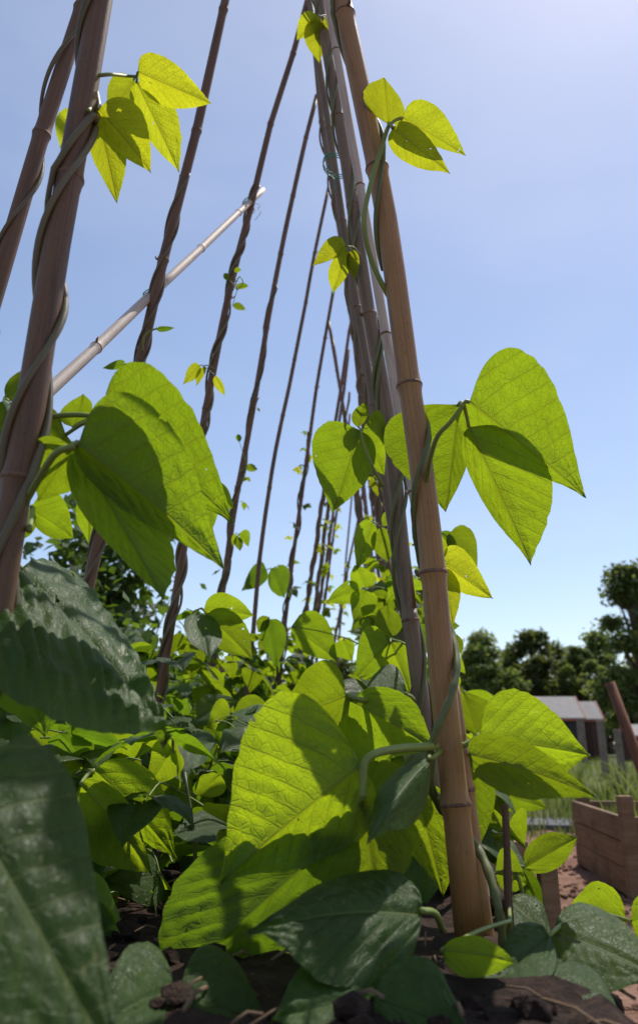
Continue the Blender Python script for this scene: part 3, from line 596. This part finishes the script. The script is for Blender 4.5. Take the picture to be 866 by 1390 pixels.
hero_leaf('G', .50, [(150, 1420, .46), (200, 1370, .48), (235, 1345, .50)], [dict(b=(236, 1342), t=(120, 1395), l=(180, 1290), r=(200, 1420), side='t', m=Dl), dict(b=(245, 1340), t=(370, 1400), l=(300, 1300), r=(280, 1420), side='t', m=Dl)], pr=.0016)
hero_leaf('K', .50, [(420, 1440, .47), (470, 1390, .49), (500, 1355, .50)], [dict(b=(498, 1352), t=(370, 1380), l=(430, 1300), r=(440, 1420), side='t', m=Dl), dict(b=(508, 1352), t=(640, 1400), l=(575, 1300), r=(550, 1430), side='t', m=Dl)], pr=.0016)
hero_leaf('K', .55, [(760, 1440, .5), (730, 1390, .53), (720, 1360, .55)], [dict(b=(716, 1355), t=(600, 1375), l=(660, 1310), r=(660, 1410), side='t', m=Dl, Y=.56), dict(b=(724, 1355), t=(860, 1410), l=(790, 1310), r=(770, 1430), side='t', m=Dl)], pr=.0016)
# ------------------------------------------------------------------ random leaves of all plants
def along(ckey, key, n, z0, z1, s0, s1, spread=.05, kinds='mmd', bias=1.6, azr=None):
    cen, rad, L, a1, a2, d = CANES[ckey]; par = PLANTS[key]
    for i in range(n):
        t = rl.random() ** bias; z = z0 + (z1 - z0) * t; s = s0 + (s1 - s0) * t; az = rl.uniform(0, 6.283) if azr is None else rl.uniform(*azr)
        p = cen(z) + np.array([math.cos(az), math.sin(az), 0]) * rl.uniform(rad(z), spread * (1 - .7 * t))
        k = rl.choice(kinds) if bias > 1 else rl.choice(kinds)
        rand_leaf(par, p, s * rl.uniform(.7, 1.15), k, az)
along('L2', 'L2', 26, .0, .22, .10, .07, .10)
along('L3', 'L3', 40, .0, .44, .10, .058, .12, bias=1.3)
along('L4', 'L4', 44, .0, .46, .10, .058, .12, bias=1.2)
along('L4', 'L4', 5, .5, 1.2, .022, .012, .01, 'ym', 1)
along('L5', 'L5', 44, .0, .46, .10, .058, .12, bias=1.2)
along('L6', 'L6', 46, .0, .50, .10, .058, .12, bias=1.2); along('L6', 'L6', 12, .45, 1.4, .035, .016, .012, 'ym', 1)
along('R2', 'R2', 26, .0, .22, .10, .07, .10, azr=(1.7, 4.6))
along('R3', 'R3', 40, .0, .46, .085, .055, .10, bias=1.2); along('R3', 'R3', 8, .45, 1.1, .045, .03, .012, 'ym', 1)
for i, Y in enumerate(farY):
    plant('FR%d' % i, cfoot('FR%d' % i), 'small-leaved bean plant on a far cane, seen behind the grey weathered cane')
    vine('FR%d' % i, 'FR%d' % i, 0, 1.5, .2, .0032, .002, i, STEM_OLD, 2 if i < 4 else 1)
    along('FR%d' % i, 'FR%d' % i, 44, .0, .60, .10, .058, .12, bias=1.1); along('FR%d' % i, 'FR%d' % i, 8, .45, 1.05, .045, .025, .015, 'ym', 1)
for i in range(6):
    plant('FL%d' % i, cfoot('FL%d' % i), 'bean plant on a distant cane of the left row, leafy only at its base')
    vine('FL%d' % i, 'FL%d' % i, 0, 1.3, .2, .0032, .002, i, STEM_OLD, 2 if i < 3 else 1)
    along('FL%d' % i, 'FL%d' % i, 46, .0, .58, .10, .058, .12, bias=1.1); along('FL%d' % i, 'FL%d' % i, 12, .5, 1.5, .05, .022, .015, 'ym', 1)
# low plants between the two rows and outside the left row
low = [(-.20, .85), (-.28, 1.15), (-.05, 1.2), (-.18, 1.5), (.0, 1.65), (-.22, 1.95), (-.08, 2.3), (-.2, 2.8), (-.60, 1.25), (-.66, 1.75), (-.62, 2.3), (-.75, 2.9), (-.40, .85), (-.33, .66)]
lowlab = ['low bean seedling in the dark gap at the lower left, under the big drooping leaves', 'low bean seedling between the two rows, behind the large central leaf', 'low bean seedling at the foot of the grey weathered cane', 'low bean seedling in the middle of the row, left of the large central leaf']
for i, (x, y) in enumerate(low):
    k = 'W%d' % i; z = gz(x, y)
    e = empty('bean_seedling', (x, y, z), 'bushy low bean seedling in the shaded middle of the row', 'bean plant', 'low bean plants under the canes'); PLANTS[k] = e
    mb = MB(); tube(mb, spline([(x, y, z - .02), (x + .01, y, z + (.05 if y > .59 else .01)), (x - .01, y + .02, z + (.13 if y > .8 else .08 if y > .59 else .02))], 5), np.linspace(.003, .0015, 11), 7); mb.build('stem', STEM, e)
    for j in range(26 if i < 12 else 12 if y > .59 else 9):
        az = rl.uniform(0, 6.283); h = rl.uniform(.01, .2 if y > .8 else .07 if y > .59 else .012); rand_leaf(e, np.array([x + math.cos(az) * .05, y + math.sin(az) * .05, z + h]), rl.uniform(.045, .085) * (1 if y > .59 else .62), rl.choice('mmdd'), az)

# ------------------------------------------------------------------ sticks, stakes and the raised bed at right
def stick(name, pts, r, mt, label, cat, n=10, kn=True, seed=0):
    P = spline(pts, 10); r_ = random.Random(seed); mb = MB(); rad = [r * (1 + (.22 * r_.random() if kn else 0)) * (1 - .25 * i / len(P)) for i in range(len(P))]
    tube(mb, P, rad, n); o = mb.build(name, mt); return tag(o, label, cat)
stick('bare_stick', [at(697, 1335, .70), at(690, 1230, .70), at(688, 1160, .70), at(685, 1092, .70)], .0034, STAKE, 'thin dark bare stick standing upright right of the thick tan cane', 'stick', seed=2)
stick('fallen_stick', [on_ground(697, 1192) + [0, 0, .008], on_ground(722, 1203) + [0, 0, .010], on_ground(769, 1221) + [0, 0, .008]], .0065, BOARD, 'pale fallen stick lying on the soil right of the tan cane', 'stick', seed=3)
def board_thing(name, o, ex, ey, ez, m, label, cat, b=.003):
    mb = MB(); box(mb, o, ex, ey, ez); return tag(bevel(mb.build(name, m, smooth=False), b), label, cat)
p = at(735, 1215, 1.42); wS = .026
board_thing('wooden_stake', (p[0], p[1], -.02), (.030, .004, 0), (-.003, .022, 0), (0, 0, at(735, 1166, 1.42)[2] + .02), BOARD, 'short square wooden stake in the soil behind the lower right leaves', 'stake')
p = at(694, 1158, 1.5); q = at(719, 1157, 1.5)
board_thing('plank_offcut', (p[0], p[1], p[2] - .06), (q[0] - p[0], .01, 0), (-.01, .12, 0), (0, 0, .06 + .018), BOARD, 'short plank end lying on the bed edge, left of the square stake', 'plank')
p = on_z(703, 1128, 0); q = on_z(748, 1126, 0)
board_thing('paving_slab', (p[0], p[1], -.01), (q[0] - p[0] + .12, -.02, 0), (.1, .55, 0), (0, 0, .05), SLAB, 'grey flat slab lying on the bare soil beyond the stake', 'slab')
def bed():
    FL, NL = on_z(783, 1172, 0), on_z(858, 1221, 0); d = nrm(NL - FL); L = np.linalg.norm(NL - FL); side = np.array([-d[1], d[0], 0]); side = side if side[0] > 0 else -side
    W = 1.1; h = .285; e = empty('raised_bed', FL, 'wooden raised bed of three weathered boards high at the right edge', 'raised bed')
    th = .028
    def wall(p, ax, ln, nrmv):
        hh = h / 3
        for k in range(3):
            mb = MB(); o = p + np.array([0, 0, k * hh + .001]) + nrmv * (.002 * (k % 2)); box(mb, o, ax * ln, nrmv * th, (0, 0, hh - .003), jit=.0012); bevel(mb.build('board', BOARD, e, False), .003)
    wall(FL, d, L - .002, side); wall(FL + d * .0 + side * (W), d, L, -side)
    wall(FL - d * th + side * .035, side, W - .07, d); wall(NL + side * .031, side, W - .07, -d)
    for p0, hz in ((FL - d * .012 - side * .0 + side * .03, .325), (NL - d * .03 - side * .012, .36), (FL + side * (W + .001), .33), (NL + side * (W + .001), .34)):
        mb = MB(); box(mb, p0 + np.array([0, 0, -.05]), d * .052, side * .052, (0, 0, hz + .05)); bevel(mb.build('corner_post', BOARD, e, False), .004)
    mb = MB(); n = 24; V = []; A, Bv = FL + side * .032 + d * .002, None
    for j in range(n + 1):
        for i in range(n + 1):
            q = A + d * (L - .03) * i / n + side * (W - .06) * j / n; V.append((q[0], q[1], .20 + .02 * noise.noise((q[0] * 8, q[1] * 8, 2))))
    f = [(j * (n + 1) + i, j * (n + 1) + i + 1, (j + 1) * (n + 1) + i + 1, (j + 1) * (n + 1) + i) for j in range(n) for i in range(n)]
    mb.add(V, f, [(v[0], v[1]) for v in V]); mb.build('bed_soil', SOIL, e)
    return FL, NL, d, side, W, L
BED = bed()
p0, p1 = at(827, 926, 3.1), at(872, 1052, 3.1); dd = (p1 - p0); s_ = (0 - p0[2]) / dd[2]; foot = p0 + dd * s_
mb = MB(); tube(mb, [foot - [0, 0, .05], (foot + p0) / 2 + [.004, 0, 0], p0], [.021, .02, .0185], 10); tag(mb.build('leaning_post', RUST), 'rusty brown post leaning over the raised bed at the right edge', 'post')

# ------------------------------------------------------------------ sheds and posts
def shed(label, x0, x1, Y, eave, ridge, dep, wall, roof, half=None, win=False):
    a = on_px(x0, Y); b = on_px(x1, Y); w = b - a
    e = empty('garden_shed', ((a + b) / 2, Y, 0), label, 'shed', 'allotment sheds')
    ym = Y + dep / 2; y1 = Y + dep
    mb = MB(); V = [(a, Y, 0), (b, Y, 0), (b, y1, 0), (a, y1, 0), (a, Y, eave), (b, Y, eave), (b, y1, eave), (a, y1, eave), (a, ym, ridge), (b, ym, ridge)]
    mb.add(V, [(0, 1, 5, 4), (2, 3, 7, 6), (1, 2, 6, 9, 5), (3, 0, 4, 8, 7)], [(v[0] + v[1], v[2]) for v in V]); mb.build('wall', wall, e, False)
    for (y_, yy) in ((Y - .12, ym), (y1 + .12, ym)):
        sl = (ridge - eave) / (dep / 2); z_ = eave - .12 * sl + .03; zr = ridge + .03
        pcs = [(a - .08, b + .08, roof)] if half is None else [(a - .08, a + w * half, ROOFT), (a + w * half + .002, b + .08, roof)]
        for (xa, xb, rm) in pcs:
            m2 = MB(); V = [(xa, y_, z_), (xb, y_, z_), (xb, yy, zr), (xa, yy, zr)]; V += [(v[0], v[1], v[2] + .04) for v in V]
            m2.add(V, [(0, 3, 2, 1), (4, 5, 6, 7), (0, 1, 5, 4), (1, 2, 6, 5), (2, 3, 7, 6), (3, 0, 4, 7)], [(v[0], v[1]) for v in V]); m2.build('roof', rm, e, False)
        for xx in (a - .11, b + .082):
            m3 = MB(); box(m3, (xx, y_, z_ - .06), (.03, 0, 0), (0, yy - y_, zr - z_), (0, 0, .12)); m3.build('barge_board', TRIM, e, False)
    m4 = MB(); box(m4, (a - .08, Y - .15, eave - .12 * (ridge - eave) / (dep / 2) - .03), (w + .16, 0, 0), (0, .028, 0), (0, 0, .07)); m4.build('fascia', TRIM, e, False)
    if win:
        m5 = MB(); box(m5, (a + w * .3, Y - .03, .85), (.5, 0, 0), (0, .04, 0), (0, 0, .45)); wf = m5.build('window', TRIM, e, False)
        m6 = MB(); box(m6, (a + w * .3 + .05, Y - .04, .9), (.4, 0, 0), (0, .02, 0), (0, 0, .35)); pn = m6.build('pane', GLASS, wf, False); pn.matrix_parent_inverse = Matrix()
    else:
        m5 = MB(); box(m5, (a + w * .25, Y - .035, .02), (w * .5, 0, 0), (0, .03, 0), (0, 0, eave - .25)); m5.build('door', wall, e, False)
def on_px(px, Y): return at(px, 1000, Y)[0]
shed('dark shed with a pale roof, tan at its left end, beyond the right leaves', 716, 792, 29, 1.42, 2.12, 2.2, SHEDW, ROOF, .36, True)
shed('narrow red-brown shed with a pale roof, right of the dark shed', 797, 817, 30, 1.42, 1.98, 1.6, SHEDR, ROOF)
shed('pale-roofed shed cut by the right edge of the picture', 858, 905, 28, .80, 1.12, 1.6, SHEDR, ROOF)
for (px, y0, y1, Y, lb) in ((815, 978, 1054, 13.9, 'thick grey wooden post right in front of the red-brown shed'), (788, 976, 1030, 22., 'slim grey wooden post at the right corner of the dark shed'), (838, 990, 1040, 16., 'grey wooden post behind the leaning rusty post')):
    p = at(px, y0, Y); hz = p[2]; mb = MB(); w = 4.2 / F * Y
    box(mb, (p[0] - w, Y, -.1), (2 * w, .01, 0), (0, 2 * w, 0), (.0, 0, hz + .1), jit=.006); tag(bevel(mb.build('fence_post', POSTG, smooth=False), .012), lb, 'post', 'grey posts before the sheds')

# ------------------------------------------------------------------ trees, shrubs, weeds
def leaf_cloud(mb, centers, rad, n, size, r_, flat=.75, mi=0, aspect=.55, gauss=False):
    C = np.array(centers)[r_.integers(0, len(centers), n)]; Rr = np.array(rad) if np.ndim(rad) else np.full(len(centers), rad)
    d = r_.normal(size=(n, 3)); d /= np.linalg.norm(d, axis=1)[:, None]; rr = np.minimum(np.abs(r_.normal(0, .62, n)), r_.uniform(.9, 1.25, n)) if gauss else r_.random(n) ** .45
    P = C + d * (rr * r_.choice(Rr, n))[:, None] * np.array([1, 1, flat])
    ax = r_.normal(size=(n, 3)); ax /= np.linalg.norm(ax, axis=1)[:, None]
    nn = r_.normal(size=(n, 3)) * .9 + np.array([0, 0, 1.1]) + d * .3; nn /= np.linalg.norm(nn, axis=1)[:, None]
    ax -= nn * (ax * nn).sum(1)[:, None]; ax /= np.linalg.norm(ax, axis=1)[:, None]; bx = np.cross(nn, ax); s = size * r_.uniform(.6, 1.3, n)[:, None]
    p0 = P - ax * s; p1 = P - ax * s * .1 + bx * s * aspect + nn * s * .12; p2 = P + ax * s; p3 = P - ax * s * .1 - bx * s * aspect + nn * s * .12
    V = np.stack([p0, p1, p2, p3], 1).reshape(-1, 3); i = np.arange(n) * 4
    f = [(a, a + 3, a + 2) for a in i] + [(a, a + 2, a + 1) for a in i]
    uv = np.tile([(0, .5), (.45, .1), (1, .5), (.45, .9)], (n, 1)); mb.add(V, f, uv, mi)
def tree(x, y, h, cr, label, seed, m=TREEL, n=9000, size=.16, name='tree', low=.15, cat='tree', group='trees on the skyline'):
    r_ = np.random.default_rng(seed); e = empty(name, (x, y, 0), label, cat, group)
    mb = MB(); top = np.array([x + r_.normal(0, .3), y, h * .8]); tr = spline([(x, y, -.1), (x + r_.normal(0, .1), y, h * .3), top], 6); tube(mb, tr, np.linspace(.035 * h, .008 * h, len(tr)), 9)
    cen = []; rad = []
    nb = 60
    for i in range(nb):
        t = r_.uniform(low, 1.); z = h * t; w = cr * (1 - abs(2 * (t - low) / (1 - low) - .85) ** 2.2 * .75) if t < .97 else cr * .25
        a = r_.uniform(0, 6.283); rr = w * r_.uniform(.25, .95); c = np.array([x + math.cos(a) * rr, y + math.sin(a) * rr, z]); cen.append(c); rad.append(cr * r_.uniform(.14, .34))
        st = tr[min(len(tr) - 1, int(len(tr) * t * .8))]
        tube(mb, spline([st, (st + c) / 2 + [0, 0, -.1], c], 4), np.linspace(.010 * h, .003 * h, 9), 6)
    mb.build('trunk', BARK, e); fb = MB()
    per = int(n * 1.7) // nb
    for c, q in zip(cen, rad): leaf_cloud(fb, [c], q * 1.15, per, size, r_, .7, gauss=True)
    fb.build('crown', m, e)
def X(px, Y): return at(px, 1000, Y)[0]
tree(X(662, 46), 46, 6.4, 2.1, 'rounded dark tree on the skyline, leftmost of those right of the tan cane', 1, n=9000)
tree(X(733, 50), 50, 7.0, 2.4, 'broad dark tree directly above the dark shed', 2, n=10000)
tree(X(796, 48), 48, 6.3, 1.7, 'smaller dark tree behind the red-brown shed', 3, n=7000)
tree(X(884, 40), 40, 8.8, 2.5, 'tallest loose tree at the right edge with sky showing through it', 4, n=9000, size=.17, low=.1)
tree(X(698, 52), 52, 6.2, 2.2, 'dark tree filling the gap between the leftmost rounded tree and the broad one', 11, n=8000)
tree(X(766, 54), 54, 6.6, 2.2, 'dark tree filling the gap between the broad tree and the smaller one', 12, n=8000)
tree(X(828, 50), 50, 6.9, 2.3, 'dark tree just left of the tallest loose tree', 13, n=8000)
tree(X(630, 56), 56, 5.6, 2.2, 'low tree half hidden behind the thick tan cane', 14, n=7000)
tree(X(290, 36), 36, 3.9, 1.9, 'rounded bronze tree seen between the left canes', 5, m=TREEB, n=9000, size=.12)
tree(X(345, 40), 40, 4.3, 2.0, 'green tree beside the rounded bronze tree, between the left canes', 6, n=9000, size=.13)
tree(X(470, 52), 52, 5.6, 3.0, 'wide green tree glimpsed low between the thin far canes', 7, n=9000, size=.16)
tree(X(540, 60), 60, 5.8, 2.5, 'distant green tree showing just behind the tan cane', 8, n=7000, size=.18)
tree(X(225, 45), 45, 3.6, 2.2, 'low distant tree left of the rounded bronze tree', 9, n=7000, size=.15)
def hedge():
    r_ = np.random.default_rng(77)
    for i, (px0, px1, Y, h, lb) in enumerate(((560, 905, 55, 3.2, 'long dark hedge under the trees behind the sheds'), (60, 560, 58, 2.4, 'long low hedge on the horizon behind the left canes'))):
        a, b = X(px0, Y), X(px1, Y); mb = MB(); cen = [np.array([t, Y + r_.normal(0, .6), r_.uniform(.2, .85) * h]) for t in np.linspace(a, b, 60)]
        leaf_cloud(mb, cen, [.7, .9, 1.1], 14000, .16, r_); e = empty('hedge', ((a + b) / 2, Y, 0), lb, 'hedge'); mb.build('foliage', TREEL, e)
        sb = MB()
        for t in np.linspace(a, b, 24): tube(sb, [(t, Y, -.1), (t + .2, Y, h * .6)], [.06, .03], 6)
        sb.build('stems', BARK, e)
hedge()
def shrub(x, y, h, w, label, seed, n=1500, size=.03, m=BUSH, sparse=.12):
    r_ = np.random.default_rng(seed); z = gz(x, y); e = empty('leafy_shrub', (x, y, z), label, 'shrub', 'leafy shrubs beyond the left row'); mb = MB(); fb = MB(); cen = []
    for i in range(14):
        a = r_.uniform(0, 6.283); t = r_.uniform(.45, 1); rr = w * r_.uniform(.1, 1); tip = np.array([x + math.cos(a) * rr, y + math.sin(a) * rr * .7, z + h * t])
        P = spline([(x, y, z - .03), (x + math.cos(a) * rr * .3, y + math.sin(a) * rr * .3, z + h * t * .5), tip], 5); tube(mb, P, np.linspace(.007, .002, len(P)), 6); cen += [P[k] for k in range(3, len(P))]
    mb.build('stems', STEM_OLD, e); leaf_cloud(fb, cen, [sparse, sparse * .7, sparse * 1.4], n, size, r_, 1., aspect=.62); fb.build('foliage', m, e)
shrub(X(95, 3.2), 3.2, 1.34, .40, 'tall loose leafy shrub behind the big drooping leaves at left', 1, 3200, .030)
shrub(X(165, 3.7), 3.7, 1.10, .28, 'slim leafy shrub with sky between its leaves, behind the wrapped cane', 2, 1400, .028)
shrub(X(40, 2.8), 2.8, 1.0, .3, 'leafy shrub at the left edge behind the dark glossy leaf', 3, 2400, .03)
shrub(X(130, 2.6), 2.6, .50, .38, 'low bushy shrub filling the gap beneath the tall loose shrub', 4, 2600, .028)
shrub(X(225, 3.3), 3.3, .52, .36, 'low bushy shrub just left of the long brown cane', 5, 2000, .028)
shrub(X(20, 2.0), 2.0, .45, .3, 'low shrub in the left corner behind the bean leaves', 6, 1500, .026)
shrub(X(300, 4.6), 4.6, .50, .5, 'low shrub behind the bare cane, under the bronze tree', 7, 1800, .03)
# weeds and grass on the plots beyond
def blades(name, spots, label, cat, h, w, m, seed, lean=.35):
    r_ = np.random.default_rng(seed); mb = MB(); V = []; f = []; uv = []
    for k, (x, y, z, s) in enumerate(spots):
        a = r_.uniform(0, 6.283); d = np.array([math.cos(a), math.sin(a), 0]); sd = np.array([-d[1], d[0], 0]); hh = h * s * r_.uniform(.5, 1.2); ww = w * s; b = np.array([x, y, z]); le = lean * hh * r_.uniform(.2, 1.4)
        q = [b - sd * ww, b + sd * ww, b + d * le * .35 + [0, 0, hh * .6] + sd * ww * .8, b + d * le * .35 + [0, 0, hh * .6] - sd * ww * .8, b + d * le + [0, 0, hh]]
        i = len(V); V += q; f += [(i, i + 1, i + 2, i + 3), (i + 3, i + 2, i + 4)]; uv += [(0, .3), (0, .7), (.6, .7), (.6, .3), (1, .5)]
    mb.add(V, f, uv); o = mb.build(name, m); return tag(o, label, cat, kind='stuff')
r_ = np.random.default_rng(9); sp = []
for _ in range(26000):
    y = 6 + 26 * r_.random() ** 1.4; x = r_.uniform(-.6, .75) * y
    if noise.noise((x * .5, y * .35, 0)) + .25 * (y > 10) > -.05: sp.append((x, y, gz(x, y), r_.uniform(.5, 1.5)))
blades('grass', sp, 'rough grass and weeds over the plots in front of the sheds', 'grass', .15, .006, GRASSM, 1)
sp = []
for _ in range(5000):
    y = r_.uniform(4.6, 8); x = r_.uniform(.7, 4.2)
    if noise.noise((x * 1.3, y * 1.1, 4)) > .0: sp.append((x, y, gz(x, y), r_.uniform(.4, 1.2)))
blades('weeds', sp, 'patchy low weeds on the bare soil left of the raised bed', 'weeds', .09, .006, GRASSM, 2, .8)
FLb, NLb, bd, bs, BW, BL = BED; sp = []
for _ in range(1500):
    q = FLb + bd * r_.uniform(.06, BL - .06) + bs * r_.uniform(.1, BW - .1); sp.append((q[0], q[1], .19, r_.uniform(.5, 1.)))
blades('bed_greens', sp, 'thin green shoots growing inside the raised bed', 'shoots', .12, .004, GRASSM, 3)
def weed_clump(x, y, h, label, seed, n=26):
    r_ = np.random.default_rng(seed); e = empty('leek_clump', (x, y, gz(x, y)), label, 'leek plant', 'strap-leaved plants behind the raised bed'); mb = MB()
    for i in range(n):
        a = r_.uniform(0, 6.283); d = np.array([math.cos(a), math.sin(a), 0]); sd = np.array([-d[1], d[0], 0]); hh = h * r_.uniform(.6, 1.1); le = hh * r_.uniform(.2, .8); w = .012; b = np.array([x, y, gz(x, y)]) + d * .03
        V = []; uv = []
        for t in np.linspace(0, 1, 7):
            c = b + d * le * t * t + np.array([0, 0, hh * (t - .25 * t ** 3)]); V += [c - sd * w * (1 - t) ** .6, c + sd * w * (1 - t) ** .6 + [0, 0, .004]]; uv += [(t, .3), (t, .7)]
        mb.add(V, [(2 * k, 2 * k + 1, 2 * k + 3, 2 * k + 2) for k in range(6)], uv)
    mb.build('leaves', GRASSM, e)
for i, (px, Y, h, lb) in enumerate(((838, 6.2, .62, 'tall strap-leaved clump right behind the raised bed'), (862, 5.8, .55, 'strap-leaved clump at the right edge behind the raised bed'), (812, 7.5, .5, 'loose strap-leaved clump below the thick grey post'), (775, 9., .5, 'strap-leaved clump beyond the tip of the right bean leaf'))):
    weed_clump(X(px, Y), Y, h, lb, 50 + i)
# clods
def clods():
    r_ = np.random.default_rng(4); mb = MB(); t = (1 + 5 ** .5) / 2
    ico = np.array([(-1, t, 0), (1, t, 0), (-1, -t, 0), (1, -t, 0), (0, -1, t), (0, 1, t), (0, -1, -t), (0, 1, -t), (t, 0, -1), (t, 0, 1), (-t, 0, -1), (-t, 0, 1)]) / 1.9
    fc = [(0, 11, 5), (0, 5, 1), (0, 1, 7), (0, 7, 10), (0, 10, 11), (1, 5, 9), (5, 11, 4), (11, 10, 2), (10, 7, 6), (7, 1, 8), (3, 9, 4), (3, 4, 2), (3, 2, 6), (3, 6, 8), (3, 8, 9), (4, 9, 5), (2, 4, 11), (6, 2, 10), (8, 6, 7), (9, 8, 1)]
    for _ in range(2600):
        y = .45 + 4.5 * r_.random() ** 1.5; x = r_.uniform(-.7, .9) if r_.random() < .75 else r_.uniform(.5, 2.6); s = r_.uniform(.003, .011) * (1 + .15 * y)
        mb.add((ico * r_.uniform(.7, 1.3, (12, 3))) * s * np.array([1, 1, .7]) + [x, y, gz(x, y) + s * .2], fc, np.zeros((12, 2)))
    tag(mb.build('soil_clods', SOIL, smooth=False), 'small crumbly soil clods scattered over the bean bed', 'soil clods', kind='stuff')
clods()

r_ = np.random.default_rng(8); mb = MB()
for _ in range(700):
    y = .45 + 3 * r_.random() ** 1.6; x = r_.uniform(-.6, 1.1); a = r_.uniform(0, 6.283); l = r_.uniform(.008, .05); z = gz(x, y) + r_.uniform(.002, .008); d = np.array([math.cos(a), math.sin(a), r_.uniform(-.15, .25)])
    c = np.array([x, y, z]); tube(mb, [c, c + d * l * .5 + [0, 0, .003], c + d * l], r_.uniform(.0005, .0014), 5)
tag(mb.build('plant_litter', BOARD), 'short dry straw and stem bits littering the soil of the bean bed', 'plant litter', kind='stuff')

# ------------------------------------------------------------------ world, sun, camera
w = bpy.data.worlds.new('World'); sc.world = w; w.use_nodes = True; nt = w.node_tree; nt.nodes.clear()
sky = nt.nodes.new('ShaderNodeTexSky'); sky.sky_type = 'NISHITA'; sky.sun_disc = False; sky.sun_elevation = SUN_EL; sky.sun_rotation = SUN_AZ
sky.altitude = 50; sky.air_density = 1.0; sky.dust_density = .55; sky.ozone_density = 1.8
bg = nt.nodes.new('ShaderNodeBackground'); bg.inputs[1].default_value = .12; wo = nt.nodes.new('ShaderNodeOutputWorld')
tint = nt.nodes.new('ShaderNodeMix'); tint.data_type = 'RGBA'; tint.blend_type = 'MULTIPLY'; tint.inputs[0].default_value = 1; tint.inputs[7].default_value = (1.04, .99, .99, 1)
nt.links.new(sky.outputs[0], tint.inputs[6]); tcw = nt.nodes.new('ShaderNodeTexCoord'); mpw = nt.nodes.new('ShaderNodeMapping'); mpw.inputs['Scale'].default_value = (1.6, 1.6, 4.5)
nzw = nt.nodes.new('ShaderNodeTexNoise'); nzw.inputs['Scale'].default_value = 1.5; nzw.inputs['Detail'].default_value = 5; nzw.inputs['Roughness'].default_value = .5
mrw = nt.nodes.new('ShaderNodeMapRange'); mrw.interpolation_type = 'SMOOTHSTEP'
for i_, v_ in enumerate((.42, .75, .07, .19)): mrw.inputs[i_ + 1].default_value = v_
cld = nt.nodes.new('ShaderNodeMix'); cld.data_type = 'RGBA'; cld.inputs[7].default_value = (5.6, 5.9, 6.6, 1)
nt.links.new(tcw.outputs['Generated'], mpw.inputs[0]); nt.links.new(mpw.outputs[0], nzw.inputs['Vector']); nt.links.new(nzw.outputs[0], mrw.inputs[0]); nt.links.new(mrw.outputs[0], cld.inputs[0])
nt.links.new(tint.outputs[2], cld.inputs[6]); nt.links.new(cld.outputs[2], bg.inputs[0]); nt.links.new(bg.outputs[0], wo.inputs[0])
ld = bpy.data.lights.new('sun', 'SUN'); ld.energy = 3.6; ld.angle = R(.5); ld.color = (1, .95, .87); lo = bpy.data.objects.new('sun', ld); col.objects.link(lo)
lo.rotation_euler = Vector(-SUND).to_track_quat('-Z', 'Y').to_euler(); lo.location = (3, 3, 6)
cd = bpy.data.cameras.new('camera'); co = bpy.data.objects.new('camera', cd); col.objects.link(co); sc.camera = co
cd.sensor_fit = 'VERTICAL'; cd.sensor_height = 24.; cd.sensor_width = 24. * 866 / 1390; cd.lens = F / 1390 * 24.; cd.shift_y = -(695 - CY) / 1390
co.matrix_world = Matrix(((RT[0], UP[0], -FW[0], CAM[0]), (RT[1], UP[1], -FW[1], CAM[1]), (RT[2], UP[2], -FW[2], CAM[2]), (0, 0, 0, 1)))
cd.clip_start = .01; cd.clip_end = 2000
cd.dof.use_dof = True; cd.dof.focus_distance = .85; cd.dof.aperture_fstop = 5.6
vs = sc.view_settings; vs.view_transform = 'Standard'; vs.look = 'None'; vs.exposure = .38; vs.gamma = 1; vs.use_curve_mapping = False
for e in EMP: del e['_w']
